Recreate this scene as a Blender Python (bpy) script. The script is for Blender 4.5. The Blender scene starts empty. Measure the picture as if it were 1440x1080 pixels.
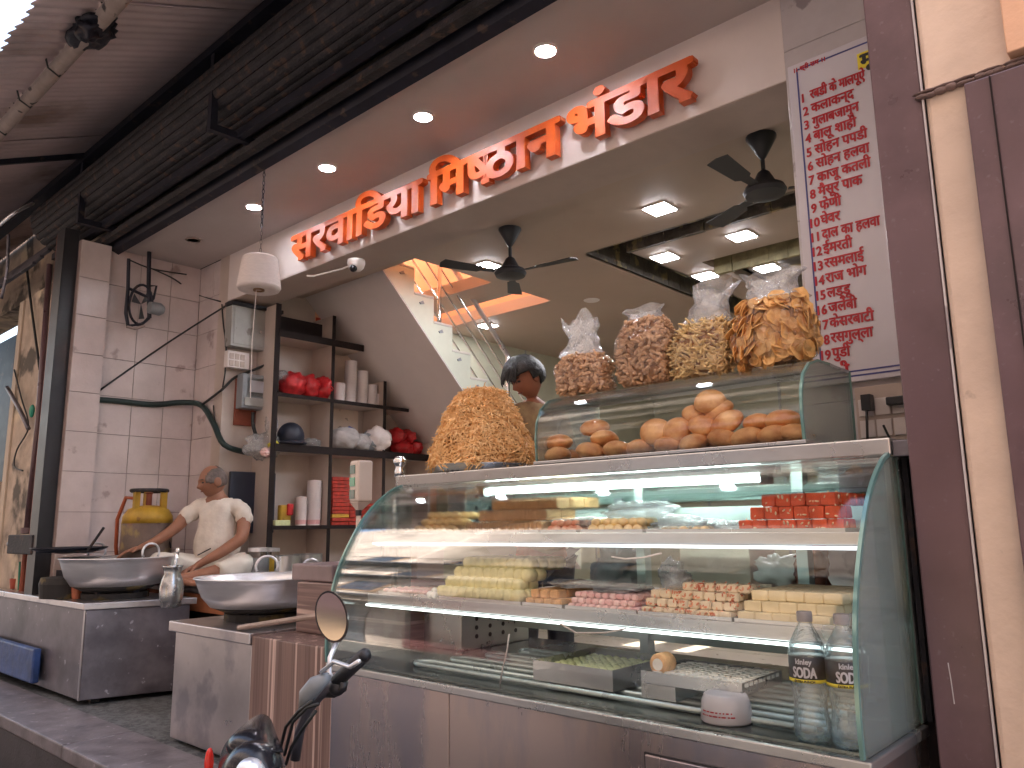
import bpy, bmesh, math, random
from mathutils import Vector, Matrix, noise
R = random.Random(7)
SC = bpy.context.scene
COL = SC.collection
rad = math.radians
# ---------------------------------------------------------------- camera, world, sun, exposure
cam_d = bpy.data.cameras.new('camera'); cam = bpy.data.objects.new('camera', cam_d); COL.objects.link(cam)
cam_d.sensor_width = 36; cam_d.lens = 27.7; cam_d.clip_end = 600; cam_d.clip_start = .02
MR = Matrix(((0.73801122, -0.12738767, -0.66265513), (0.67467822, 0.12155165, 0.72803468), (-0.01219582, -0.98437675, 0.17565217)))
cam.matrix_world = Matrix(((MR[0][0], -MR[0][1], -MR[0][2], 0), (MR[1][0], -MR[1][1], -MR[1][2], 0), (MR[2][0], -MR[2][1], -MR[2][2], 1.5), (0, 0, 0, 1)))
SC.camera = cam
SUN_EL, SUN_AZ = 52, 20
w = bpy.data.worlds.new('World'); SC.world = w; w.use_nodes = True
nt = w.node_tree; bg = nt.nodes['Background']; bg.inputs['Strength'].default_value = .15
sky = nt.nodes.new('ShaderNodeTexSky'); sky.sky_type = 'NISHITA'; sky.sun_disc = False
sky.sun_elevation = rad(SUN_EL); sky.sun_rotation = rad(SUN_AZ); sky.dust_density = 4; sky.air_density = 1.2
nt.links.new(sky.outputs[0], bg.inputs[0])
sd = bpy.data.lights.new('sun', 'SUN'); sd.energy = 4.6; sd.angle = rad(.5); sd.color = (1, .93, .82)
so = bpy.data.objects.new('sun', sd); COL.objects.link(so)
sv = Vector((math.sin(rad(SUN_AZ)) * math.cos(rad(SUN_EL)), math.cos(rad(SUN_AZ)) * math.cos(rad(SUN_EL)), math.sin(rad(SUN_EL))))
so.rotation_euler = sv.to_track_quat('Z', 'Y').to_euler(); so.location = sv * 30
SC.view_settings.view_transform = 'Standard'; SC.view_settings.look = 'None'
SC.view_settings.exposure = 2.4; SC.view_settings.gamma = 1; SC.view_settings.use_curve_mapping = False
SC.render.engine = 'CYCLES'
SC.cycles.max_bounces = 10; SC.cycles.diffuse_bounces = 5; SC.cycles.glossy_bounces = 4
SC.cycles.transparent_max_bounces = 24; SC.cycles.transmission_bounces = 6
SC.cycles.sample_clamp_indirect = 4; SC.cycles.use_denoising = True; SC.cycles.caustics_reflective = False; SC.cycles.caustics_refractive = False

# ---------------------------------------------------------------- helpers
def at(x, y, **k):                      # a pixel of the 1440x1080 photograph carried to a real plane of the place
    d = MR @ Vector((x - 720, y - 540, 1108)); (a, v), = k.items(); i = 'XYZ'.index(a)
    c = Vector((0, 0, 1.5)); return c + d * ((v - c[i]) / d[i])
def tag(o, label=None, cat=None, group=None, kind=None):
    for k, v in (('label', label), ('category', cat), ('group', group), ('kind', kind)):
        if v: o[k] = v
    return o
def thing(name, label, cat, loc=(0, 0, 0), rz=0, group=None):
    o = bpy.data.objects.new(name, None); COL.objects.link(o); o.location = loc; o.rotation_euler = (0, 0, rz)
    o.empty_display_size = .05
    return tag(o, label, cat, group)
def rootloc(o):
    l = Vector((0, 0, 0))
    while o: l += o.location; o = o.parent
    return l
class B:
    def __init__(s): s.v = []; s.f = []
    def add(s, v, f):
        n = len(s.v); s.v += [tuple(p) for p in v]; s.f += [tuple(i + n for i in q) for q in f]; return s
    def box(s, a, b):
        x0, y0, z0 = a; x1, y1, z1 = b
        if x0 > x1: x0, x1 = x1, x0
        if y0 > y1: y0, y1 = y1, y0
        if z0 > z1: z0, z1 = z1, z0
        return s.add([(x0, y0, z0), (x1, y0, z0), (x1, y1, z0), (x0, y1, z0), (x0, y0, z1), (x1, y0, z1), (x1, y1, z1), (x0, y1, z1)],
                     [(3, 2, 1, 0), (4, 5, 6, 7), (0, 1, 5, 4), (1, 2, 6, 5), (2, 3, 7, 6), (3, 0, 4, 7)])
    def tube(s, pts, r, n=8, cap=True):
        pts = [Vector(p) for p in pts]; rr = r if isinstance(r, (list, tuple)) else [r] * len(pts)
        ring = []; prev = None
        for i, p in enumerate(pts):
            t = (pts[min(i + 1, len(pts) - 1)] - pts[max(i - 1, 0)]).normalized()
            if prev is None:
                a = t.orthogonal().normalized()
            else:
                a = (prev - t * prev.dot(t)); a = a.normalized() if a.length > 1e-5 else t.orthogonal().normalized()
            prev = a; b = t.cross(a)
            ring.append([p + (a * math.cos(2 * math.pi * k / n) + b * math.sin(2 * math.pi * k / n)) * rr[i] for k in range(n)])
        v = [q for g in ring for q in g]; f = []
        for i in range(len(pts) - 1):
            for k in range(n): f.append((i * n + k, i * n + (k + 1) % n, (i + 1) * n + (k + 1) % n, (i + 1) * n + k))
        if cap: f.append(tuple(range(n - 1, -1, -1))); f.append(tuple((len(pts) - 1) * n + k for k in range(n)))
        return s.add(v, f)
    def lathe(s, prof, c=(0, 0, 0), n=24, axis='Z', sx=1, sy=1):
        c = Vector(c); v = []; f = []
        for r, z in prof:
            for k in range(n):
                a = 2 * math.pi * k / n; p = (r * math.cos(a) * sx, r * math.sin(a) * sy, z)
                if axis == 'Y': p = (p[0], z, p[1])
                if axis == 'X': p = (z, p[0], p[1])
                v.append(c + Vector(p))
        for i in range(len(prof) - 1):
            for k in range(n): f.append((i * n + k, i * n + (k + 1) % n, (i + 1) * n + (k + 1) % n, (i + 1) * n + k))
        if prof[0][0] > 1e-4: f.append(tuple(range(n - 1, -1, -1)))
        if prof[-1][0] > 1e-4: f.append(tuple((len(prof) - 1) * n + k for k in range(n)))
        return s.add(v, f)
    def prism(s, poly, axis, a, b):     # poly in the other two axes, in order
        n = len(poly); v = []
        for t in (a, b):
            for p, q in poly: v.append({'X': (t, p, q), 'Y': (p, t, q), 'Z': (p, q, t)}[axis])
        return s.add(v, [tuple(range(n - 1, -1, -1)), tuple(range(n, 2 * n))] + [(i, (i + 1) % n, n + (i + 1) % n, n + i) for i in range(n)])
    def ell(s, c, r, n=14, m=9, fn=None, rot=None):
        c = Vector(c); v = []; f = []
        for j in range(m + 1):
            t = math.pi * j / m
            for k in range(n):
                a = 2 * math.pi * k / n; d = Vector((math.sin(t) * math.cos(a), math.sin(t) * math.sin(a), math.cos(t)))
                p = Vector((d.x * r[0], d.y * r[1], d.z * r[2]))
                if fn: p = fn(d, p)
                if rot: p = rot @ p
                v.append(c + p)
        for j in range(m):
            for k in range(n): f.append((j * n + k, (j + 1) * n + k, (j + 1) * n + (k + 1) % n, j * n + (k + 1) % n))
        return s.add(v, f)
    def out(s, name, m, parent=None, smooth=False, bevel=0, local=False, seg=2):
        off = Vector((0, 0, 0)) if (local or parent is None) else rootloc(parent)
        me = bpy.data.meshes.new(name); me.from_pydata([tuple(Vector(p) - off) for p in s.v], [], s.f)
        bm = bmesh.new(); bm.from_mesh(me); bmesh.ops.remove_doubles(bm, verts=bm.verts, dist=1e-6)
        if len(bm.faces) < 60000: bmesh.ops.recalc_face_normals(bm, faces=bm.faces)
        bm.to_mesh(me); bm.free()
        if smooth:
            for p in me.polygons: p.use_smooth = True
            if smooth != 'all':
                me.set_sharp_from_angle(angle=rad(40))
        me.materials.append(m); o = bpy.data.objects.new(name, me); COL.objects.link(o); o.parent = parent
        if bevel:
            b = o.modifiers.new('b', 'BEVEL'); b.width = bevel; b.segments = seg; b.limit_method = 'ANGLE'; b.angle_limit = rad(40)
        return o
def top(name, bld, m, label, cat, group=None, **k):
    loc = k.pop('loc', None)
    o = bld.out(name, m, **k)
    return tag(o, label, cat, group)
def struct(name, bld, m, **k): return tag(bld.out(name, m, **k), kind='structure')
def clone(o, loc=None, parent=None, label=None, group=None, rot=None, scale=None, deep=False):
    c = o.copy(); COL.objects.link(c)
    if parent: c.parent = parent
    if loc is not None: c.location = loc
    if rot is not None: c.rotation_euler = rot
    if scale is not None: c.scale = scale if not isinstance(scale, (int, float)) else (scale,) * 3
    if label: c['label'] = label
    if group: c['group'] = group
    if deep or o.type == 'EMPTY':
        for ch in KIDS(o): clone(ch, parent=c, deep=True)
    return c
def KIDS(o): return [q for q in COL.objects if q.parent == o]
def centre(o):                           # move a loose mesh's origin to the middle of its base
    vs = [v.co for v in o.data.vertices]; a = Vector([min(p[i] for p in vs) for i in range(3)]); b = Vector([max(p[i] for p in vs) for i in range(3)])
    c = Vector(((a.x + b.x) / 2, (a.y + b.y) / 2, a.z)); o.data.transform(Matrix.Translation(-c)); o.location = c; return o

# ---------------------------------------------------------------- materials
def mat(name, col, rough=.6, metal=0, var=.18, scale=6, col2=None, bump=0, bscale=60, stretch=None, spec=.5, rv=.1, fac=(.35, .65), spots=None, coat=0, sss=0, ts=0):
    m = bpy.data.materials.new(name); m.use_nodes = True; t = m.node_tree; N = t.nodes; L = t.links; p = N['Principled BSDF']
    g = N.new('ShaderNodeNewGeometry'); src = g.outputs['Position']
    if stretch:
        mp = N.new('ShaderNodeMapping'); mp.inputs['Scale'].default_value = stretch; L.new(src, mp.inputs['Vector']); src = mp.outputs[0]
    n = N.new('ShaderNodeTexNoise'); n.inputs['Scale'].default_value = scale; n.inputs['Detail'].default_value = 6; n.inputs['Roughness'].default_value = .62; L.new(src, n.inputs['Vector'])
    r = N.new('ShaderNodeValToRGB'); L.new(n.outputs['Fac'], r.inputs[0])
    c2 = col2 or tuple(c * (1 - var) for c in col); c1 = col if col2 else tuple(min(1, c * (1 + var)) for c in col)
    r.color_ramp.elements[0].position = fac[0]; r.color_ramp.elements[1].position = fac[1]
    r.color_ramp.elements[0].color = (*c2, 1); r.color_ramp.elements[1].color = (*c1, 1)
    out = r.outputs[0]
    if spots:                            # (colour, scale, threshold, softness)
        for sc_, s_, th, so_ in spots:
            n2 = N.new('ShaderNodeTexNoise'); n2.inputs['Scale'].default_value = s_; n2.inputs['Detail'].default_value = 5; L.new(g.outputs['Position'], n2.inputs['Vector'])
            mr = N.new('ShaderNodeMapRange'); mr.inputs[1].default_value = th; mr.inputs[2].default_value = th + so_; L.new(n2.outputs['Fac'], mr.inputs[0])
            mx = N.new('ShaderNodeMix'); mx.data_type = 'RGBA'; L.new(mr.outputs[0], mx.inputs[0]); L.new(out, mx.inputs[6]); mx.inputs[7].default_value = (*sc_, 1); out = mx.outputs[2]
    L.new(out, p.inputs['Base Color'])
    p.inputs['Metallic'].default_value = metal; p.inputs['Specular IOR Level'].default_value = spec
    if coat: p.inputs['Coat Weight'].default_value = coat
    if sss: p.inputs['Subsurface Weight'].default_value = sss; p.inputs['Subsurface Radius'].default_value = (.01, .006, .004); p.inputs['Subsurface Scale'].default_value = 1
    mr = N.new('ShaderNodeMapRange'); mr.inputs[3].default_value = max(.02, rough - rv); mr.inputs[4].default_value = min(1, rough + rv); L.new(n.outputs['Fac'], mr.inputs[0]); L.new(mr.outputs[0], p.inputs['Roughness'])
    if bump:
        nb = N.new('ShaderNodeTexNoise'); nb.inputs['Scale'].default_value = bscale; nb.inputs['Detail'].default_value = 4; L.new(src, nb.inputs['Vector'])
        b = N.new('ShaderNodeBump'); b.inputs['Strength'].default_value = min(1, bump); b.inputs['Distance'].default_value = .01; L.new(nb.outputs['Fac'], b.inputs['Height']); L.new(b.outputs[0], p.inputs['Normal'])
    return m
def emit(name, col, s):
    m = bpy.data.materials.new(name); m.use_nodes = True; p = m.node_tree.nodes['Principled BSDF']
    p.inputs['Base Color'].default_value = (.8, .8, .8, 1); p.inputs['Emission Color'].default_value = (*col, 1); p.inputs['Emission Strength'].default_value = s; return m
def film(name, tint=(1, 1, 1), base=.05, rough=.05, edge=.5, bump=0, bscale=30, milky=0, milk=(.8, .82, .85)):
    m = bpy.data.materials.new(name); m.use_nodes = True; t = m.node_tree; N = t.nodes; L = t.links
    N.remove(N['Principled BSDF']); o = N['Material Output']
    tr = N.new('ShaderNodeBsdfTransparent'); tr.inputs[0].default_value = (*tint, 1); gl = N.new('ShaderNodeBsdfGlossy'); gl.inputs['Roughness'].default_value = rough
    gl.inputs[0].default_value = (.95, .97, .97, 1)
    lw = N.new('ShaderNodeLayerWeight'); lw.inputs[0].default_value = .20
    mr = N.new('ShaderNodeMapRange'); mr.inputs[3].default_value = base; mr.inputs[4].default_value = edge; L.new(lw.outputs['Fresnel'], mr.inputs[0])
    if bump:
        nb = N.new('ShaderNodeTexNoise'); nb.inputs['Scale'].default_value = bscale; nb.inputs['Detail'].default_value = 5; nb.inputs['Distortion'].default_value = 1.5
        g = N.new('ShaderNodeNewGeometry'); L.new(g.outputs['Position'], nb.inputs['Vector'])
        b = N.new('ShaderNodeBump'); b.inputs['Strength'].default_value = bump; b.inputs['Distance'].default_value = .02; L.new(nb.outputs['Fac'], b.inputs['Height'])
        L.new(b.outputs[0], gl.inputs['Normal']); L.new(b.outputs[0], lw.inputs['Normal'])
    mx = N.new('ShaderNodeMixShader'); L.new(mr.outputs[0], mx.inputs[0]); L.new(tr.outputs[0], mx.inputs[1]); L.new(gl.outputs[0], mx.inputs[2])
    last = mx.outputs[0]
    if milky:
        df = N.new('ShaderNodeBsdfTranslucent'); df.inputs[0].default_value = (*milk, 1); dd = N.new('ShaderNodeBsdfDiffuse'); dd.inputs[0].default_value = (*milk, 1)
        m0 = N.new('ShaderNodeMixShader'); m0.inputs[0].default_value = .5; L.new(df.outputs[0], m0.inputs[1]); L.new(dd.outputs[0], m0.inputs[2])
        m2 = N.new('ShaderNodeMixShader'); m2.inputs[0].default_value = milky; L.new(last, m2.inputs[1]); L.new(m0.outputs[0], m2.inputs[2]); last = m2.outputs[0]
    L.new(last, o.inputs[0]); return m
def bands(name, cols, scale, axis, dist=2, rough=.4, sc3=(1, 1, 1), dscale=1.0):   # striped laminate / wood / corrugation print
    m = bpy.data.materials.new(name); m.use_nodes = True; t = m.node_tree; N = t.nodes; L = t.links; p = N['Principled BSDF']
    g = N.new('ShaderNodeNewGeometry'); mp = N.new('ShaderNodeMapping'); mp.inputs['Scale'].default_value = sc3; L.new(g.outputs['Position'], mp.inputs[0])
    n = N.new('ShaderNodeTexNoise'); n.inputs['Scale'].default_value = scale; n.inputs['Detail'].default_value = 3; n.inputs['Distortion'].default_value = dist * .1; L.new(mp.outputs[0], n.inputs['Vector'])
    r = N.new('ShaderNodeValToRGB'); L.new(n.outputs['Fac'], r.inputs[0]); e = r.color_ramp.elements
    e[0].position = .28; e[0].color = (*cols[0], 1); e[1].position = .72; e[1].color = (*cols[-1], 1)
    for i, c in enumerate(cols[1:-1]): q = e.new(.28 + .44 * (i + 1) / (len(cols) - 1)); q.color = (*c, 1)
    L.new(r.outputs[0], p.inputs['Base Color']); p.inputs['Roughness'].default_value = rough; return m

M = dict(
    paint=mat('ceiling_paint', (.50, .45, .44), .7, var=.05, scale=2),
    beam=mat('beam_paint', (.70, .64, .62), .55, var=.05, scale=2, rv=.05),
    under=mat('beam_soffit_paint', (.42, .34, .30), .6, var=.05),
    inceil=mat('inner_ceiling_paint', (.42, .33, .27), .6, var=.05, scale=1.5),
    marble=mat('marble', (.70, .61, .60), .24, var=.1, scale=3, col2=(.58, .50, .49), bump=.05, spots=[((.42, .34, .33), 5, .63, .05)], rv=.06),
    pmarble=mat('pillar_marble', (.60, .58, .60), .16, col2=(.50, .47, .49), scale=2.5, spots=[((.33, .30, .32), 5, .6, .03)], rv=.04),
    grout=mat('grout', (.30, .23, .22), .9),
    steel=mat('steel', (.50, .47, .48), .3, .92, var=.12, scale=3, stretch=(1, 1, 1), rv=.1, spots=[((.36, .34, .37), 5, .55, .1)]),
    panel=mat('counter_steel_reflections', (.60, .50, .47), .27, .9, col2=(.34, .34, .42), scale=2.2, fac=(.40, .60), stretch=(1.3, 1, .35), rv=.10),  # panel: blurred vertical reflections put into the steel colour as bands
    dsteel=mat('dirty_steel', (.17, .16, .185), .42, .7, var=.3, scale=4, rv=.14, spots=[((.40, .40, .46), 22, .66, .06), ((.08, .075, .09), 3, .55, .15)]),
    csteel=mat('case_steel', (.48, .49, .50), .28, .85, var=.08, scale=3, rv=.08),
    alum=mat('aluminium', (.74, .75, .79), .40, .8, var=.06, scale=5, rv=.07, stretch=(1, 1, 6)),
    soot=mat('soot', (.016, .014, .014), .75, spots=[((.10, .07, .02), 9, .56, .08)]),
    black=mat('black_plastic', (.018, .018, .022), .45),
    gloss=mat('gloss_black', (.012, .012, .016), .22, spec=.35),
    navy=mat('navy_board', (.014, .018, .035), .5),
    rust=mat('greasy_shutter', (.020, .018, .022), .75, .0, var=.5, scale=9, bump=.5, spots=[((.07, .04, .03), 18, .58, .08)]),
    greasy=mat('greasy_iron', (.016, .017, .028), .5, .4, var=.3, scale=8, spots=[((.07, .05, .045), 14, .62, .06)]),
    tin=mat('tin_sheet', (.60, .50, .51), .55, .35, var=.2, scale=1.2, stretch=(1, .5, 1), spots=[((.30, .22, .19), 1.4, .54, .12), ((.06, .055, .08), 1.1, .68, .08)]),
    pipe=mat('pipe_paint', (.36, .29, .26), .6, var=.2, spots=[((.06, .05, .05), 12, .62, .05)]),
    purple=mat('purple_granite', (.135, .082, .096), .30, var=.2, scale=5, spots=[((.17, .12, .14), 60, .62, .08), ((.55, .5, .5), 55, .77, .02), ((.10, .058, .066), 2.5, .52, .12)], rv=.08),
    tan=mat('tan_plaster', (.74, .60, .50), .8, var=.08, scale=4, bump=.25, bscale=30, spots=[((.38, .29, .24), 16, .67, .04), ((.62, .50, .42), 2, .52, .1)]),
    peach=mat('peach_plaster', (.80, .50, .34), .8, var=.06, bump=.15),
    oldplaster=mat('old_plaster', (.44, .36, .29), .85, var=.2, scale=5, bump=.4, bscale=20, spots=[((.10, .085, .07), 3.2, .55, .08), ((.62, .52, .38), 2, .6, .05)]),
    wood=mat('wood_frame', (.30, .17, .09), .6, var=.3, scale=6, stretch=(1, 1, .2)),
    red_wood=mat('red_wood', (.22, .055, .03), .6),
    floor=mat('speckled_floor', (.14, .15, .155), .55, col2=(.045, .05, .055), scale=26, fac=(.42, .58), bump=.1, spots=[((.20, .20, .20), 90, .6, .05)]),
    stone=mat('step_stone', (.16, .145, .16), .5, var=.3, scale=8, bump=.2, spots=[((.30, .28, .3), 20, .64, .05)]),
    stepface=mat('step_face', (.045, .04, .045), .8, var=.3, scale=6, bump=.4, spots=[((.20, .15, .08), 5, .64, .05)]),
    road=mat('asphalt', (.045, .042, .04), .85, var=.3, scale=9, bump=.4),
    cream=mat('cream_laminate', (.50, .42, .37), .45, var=.05),
    darkedge=mat('dark_laminate', (.02, .014, .014), .7, spec=.2),
    green=mat('grey_green_paint', (.52, .55, .46), .5, var=.05),
    greywhite=mat('stair_stone', (.50, .47, .43), .35, var=.08, scale=5),
    bwall=mat('back_wall_paint', (.48, .47, .36), .6, var=.05),
    orangewall=mat('orange_wall', (.74, .42, .26), .7, var=.06, scale=2),
    cabinet=mat('grey_cabinet', (.36, .36, .34), .45, .2, var=.1, scale=5, spots=[((.20, .18, .16), 11, .66, .05)]),
    meter=mat('meter_case', (.22, .24, .26), .4, var=.15),
    white=mat('white_plastic', (.75, .70, .68), .4, var=.04),
    twine=mat('white_twine', (.80, .72, .70), .8, var=.06, scale=30, bump=.4, bscale=120, stretch=(1, 1, 5)),
    ochre=mat('yellow_paint', (.42, .25, .02), .5, var=.2, scale=9, spots=[((.25, .13, .02), 16, .62, .05)]),
    cyl=mat('dirty_cylinder', (.10, .065, .05), .6, var=.3, scale=8, spots=[((.20, .14, .05), 10, .6, .08), ((.16, .04, .03), 4, .6, .05)]),
    rubber=mat('orange_hose', (.35, .08, .03), .55), cable=mat('black_cable', (.015, .017, .018), .5), gcable=mat('greenish_cable', (.012, .03, .028), .5),
    skin=mat('skin', (.30, .135, .082), .5, var=.12, scale=9, sss=.08), skin2=mat('skin_dark', (.30, .115, .065), .5, var=.1, scale=9, sss=.08),
    hair=mat('hair', (.008, .007, .008), .45, bump=.4, bscale=90), greyhair=mat('grey_hair', (.14, .11, .10), .7, var=.3, scale=40, bump=.3, bscale=150),
    vest=mat('cotton_vest', (.74, .68, .61), .9, var=.07, scale=12, bump=1, bscale=17), dhoti=mat('dhoti_cloth', (.72, .69, .63), .9, var=.06, scale=8, bump=.5, bscale=9),
    shirt=mat('tan_shirt', (.34, .25, .13), .9, col2=(.20, .12, .07), scale=14, bump=.3, bscale=20),
    orange=mat('sign_acrylic', (.52, .080, .008), .45, var=.12, coat=.0, scale=5), orange_side=mat('sign_acrylic_side', (.55, .05, .01), .4),
    board=mat('board_print', (.64, .63, .70), .30, var=.03, scale=2, rv=.03), red=mat('red_print', (.46, .012, .025), .5, var=.04), blue=mat('blue_print', (.05, .06, .24), .5), yellow=mat('yellow_print', (.85, .72, .05), .5),
    redbag=mat('red_packets', (.48, .02, .025), .35, var=.3, scale=14, bump=.5, bscale=30), cup=mat('paper_cups', (.72, .66, .66), .6, var=.05),
    cupred=mat('cup_print', (.70, .40, .42), .6), boxred=mat('red_box', (.40, .035, .02), .5, var=.4, scale=25), boxyel=mat('yellow_box', (.62, .38, .05), .5, var=.2, scale=30),
    cloth=mat('grey_cloth', (.45, .43, .43), .9, var=.2, scale=12, bump=.6, bscale=14),
    ruby=mat('halwa_red', (.68, .10, .035), .30, var=.2, scale=20, sss=.1), nut=mat('cashew', (.80, .62, .40), .5),
    besan=mat('besan_brown', (.70, .42, .20), .75, var=.18, scale=45, bump=.4, bscale=120), peda=mat('peda_yellow', (.85, .58, .24), .7, var=.15, scale=40, bump=.3, bscale=90),
    cremy=mat('pale_cream', (.80, .74, .42), .7, var=.07, scale=30, bump=.3, bscale=60), barfi=mat('cream_barfi', (.80, .68, .44), .75, var=.05, scale=30, bump=.2),
    rosebar=mat('studded_barfi', (.80, .68, .50), .7, var=.06, scale=30, spots=[((.45, .10, .04), 48, .60, .04)]), pink=mat('pink_sweet', (.82, .64, .60), .7, col2=(.76, .42, .42), scale=40),
    coral=mat('coral_sweet', (.66, .20, .10), .6, col2=(.75, .42, .26), scale=45, bump=.4), silver=mat('silver_leaf_sweet', (.80, .80, .76), .4, col2=(.55, .42, .28), scale=60, fac=(.3, .42)),
    greenish=mat('pale_green_sweet', (.68, .74, .42), .7, var=.1, scale=40), bun=mat('bun_crust', (.78, .45, .20), .35, col2=(.50, .19, .06), scale=14, fac=(.38, .66)),
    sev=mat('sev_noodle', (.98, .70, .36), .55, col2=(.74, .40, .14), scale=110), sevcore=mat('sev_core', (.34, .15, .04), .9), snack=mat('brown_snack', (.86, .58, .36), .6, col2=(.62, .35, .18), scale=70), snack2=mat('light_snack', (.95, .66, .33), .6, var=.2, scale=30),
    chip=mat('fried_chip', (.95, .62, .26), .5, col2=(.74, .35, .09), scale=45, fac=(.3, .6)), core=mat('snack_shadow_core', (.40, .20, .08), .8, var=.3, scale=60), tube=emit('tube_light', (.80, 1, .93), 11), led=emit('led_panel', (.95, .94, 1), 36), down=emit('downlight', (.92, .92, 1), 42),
    frost=mat('frosted_tube', (.50, .58, .58), .3, .5, var=.1), caseback=mat('case_back', (.50, .58, .56), .35, .4, var=.1), deck=mat('case_deck', (.20, .23, .22), .25, .8, var=.2, scale=5),
    glass=film('clear_glass', (.985, .996, .99), .008, .02, .7), sglass=film('side_glass', (.93, .97, .95), .10, .02, .85, milky=.20, milk=(.60, .68, .66)), gedge=mat('glass_edge', (.16, .30, .28), .12, .2, var=.1),  # sglass: milk puts a pale reflection into the side glass colour
    bagfilm=film('bag_film', (.99, .99, .99), .045, .10, .85, .9, 22, .0), bagtop=film('bag_top_film', (.96, .97, .99), .24, .18, .9, 1, 26, .20), wrap=film('wrap_film', (.97, .98, 1), .25, .15, .9, 1, 45, .22),
    pet=film('bottle_plastic', (.95, .98, .99), .14, .05, .95, .4, 60), water=film('soda_water', (.90, .95, .97), .05, .05, .6),
    chrome=mat('chrome', (.75, .75, .76), .08, 1, var=.02), mirror=mat('mirror_glass', (.34, .40, .40), .03, 1, var=.02), tailred=mat('red_lens', (.65, .03, .02), .2), scale_w=mat('scale_plastic', (.70, .62, .56), .4, var=.03), lcd=mat('green_display', (.05, .32, .18), .2, var=.1),
    innerbowl=mat('oily_inner', (.22, .18, .15), .35, .5), stonework=mat('slate_stone', (.10, .085, .07), .6, var=.4, scale=11, bump=.5, spots=[((.28, .22, .11), 9, .56, .06)]), stonelit=mat('stone_lit_yellow', (.30, .26, .14), .7, var=.3, scale=14),  # stonelit: yellow light put into the stone colour
)
M['lamv'] = bands('striped_laminate', [(.11, .07, .065), (.20, .13, .12), (.12, .075, .07), (.22, .15, .135), (.13, .08, .075), (.62, .48, .44), (.15, .10, .09)], 3.6, 'Z', sc3=(6, 6, .05))
M['lamh'] = bands('striped_laminate_h', [(.12, .075, .07), (.22, .15, .14), (.13, .08, .075), (.24, .16, .15), (.14, .09, .085), (.60, .46, .42), (.15, .10, .09)], 3.2, 'X', sc3=(.1, .1, 6))

# ================================================================ SETTING
ZF = .486; ZC = 3.62; YB = 2.9; ZI = 3.4; XW = -5.63
b = B().box((-40, -30, -.3), (30, 1.67, 0)); struct('street', b, M['road'])
b = B().box((-9, 1.69, -.3), (1, 12, ZF)); struct('shop_floor', b, M['floor'])
b = B().box((-5.6, 3.0, ZF + .002), (-1.0, 9, ZF + .006)); struct('bounce_floor', b, mat('bounce_floor_pale', (.42, .36, .30), .3, var=.06))  # unseen pale layer added over the floor to bounce light
b = B().box((-12, 1.5, .0), (1.2, 1.688, ZF - .06)); struct('step_riser', b, M['stepface'])
stp = tag(bpy.data.objects.new('front_step', None), kind='structure'); COL.objects.link(stp); stp.location = (-6, 1.6, ZF - .06)
x = -11.5
while x < 1:                              # stone slabs of the step edge
    L = R.uniform(1.1, 1.5); B().box((x, 1.66 - .165 + R.uniform(-.005, .005), ZF - .06), (x + L - .006, 1.83, ZF + .004 + R.uniform(-.002, .003))).out('stone_slab', M['stone'], stp, bevel=.008); x += L
# ceiling of the front bay, beam, inner ceiling
b = B().box((-6.6, 2.25, ZC), (-.45, 2.9, ZC + .12)); struct('front_ceiling', b, M['paint'])
b = B().box((XW, YB, ZC - .375), (-1.13, 3.21, ZC)); bm_ = struct('beam', b, M['beam'])
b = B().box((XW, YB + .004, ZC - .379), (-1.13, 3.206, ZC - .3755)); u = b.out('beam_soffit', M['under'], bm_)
# inner ceiling: panels round the stairwell opening and the two stone bands
zc = ZI
def slab(n, x0, x1, y0, y1, m=M['inceil'], z=zc, h=.10): return struct(n, B().box((x0, y0, z), (x1, y1, z + h)), m)
slab('inner_ceiling', -4.17, -1.0, 3.21, 4.33)
slab('inner_ceiling', -4.17, -3.22, 4.33, 9.0)
slab('inner_ceiling', -2.98, -1.0, 4.55, 5.10)
slab('inner_ceiling', -2.98, -2.72, 5.10, 9.0)
slab('inner_ceiling', -5.63, -4.17, 3.21, 3.56)
slab('inner_ceiling', -5.63, -4.17, 4.36, 4.72)
slab('inner_ceiling', -5.63, -4.17, 5.1, 9.0)
slab('inner_ceiling', -2.55, -1.0, 5.32, 9.0, M['stonework'])
cv = tag(bpy.data.objects.new('ceiling_cove', None), kind='structure'); COL.objects.link(cv); cv.location = (-2.5, 4.5, zc)
def blocks(x0, x1, y0, y1, z0, z1, m, n, ax, par, nm='stone'):
    for i in range(n):
        a, c = i / n, (i + 1) / n; e = R.uniform(0, .012)
        if ax == 'X': p, q = (x0 + (x1 - x0) * a, y0 - e, z0), (x0 + (x1 - x0) * c - .004, y1 + e, z1)
        else: p, q = (x0 - e, y0 + (y1 - y0) * a, z0), (x1 + e, y0 + (y1 - y0) * c - .004, z1)
        B().box(p, q).out(nm, m, par)
blocks(-3.22, -1.0, 4.33, 4.345, zc, zc + .22, M['stonework'], 14, 'X', cv)
blocks(-3.0, -1.0, 4.535, 4.55, zc - .0, zc + .22, M['stonework'], 13, 'X', cv)
blocks(-3.235, -3.22, 4.35, 8.0, zc, zc + .22, M['stonework'], 20, 'Y', cv)
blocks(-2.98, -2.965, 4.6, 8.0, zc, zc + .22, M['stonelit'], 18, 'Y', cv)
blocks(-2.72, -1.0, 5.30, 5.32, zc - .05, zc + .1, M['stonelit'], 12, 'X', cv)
B().box((-3.24, 4.33, zc + .22), (-1.0, 8.0, zc + .26)).out('cove_top', M['greasy'], cv)
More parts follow.
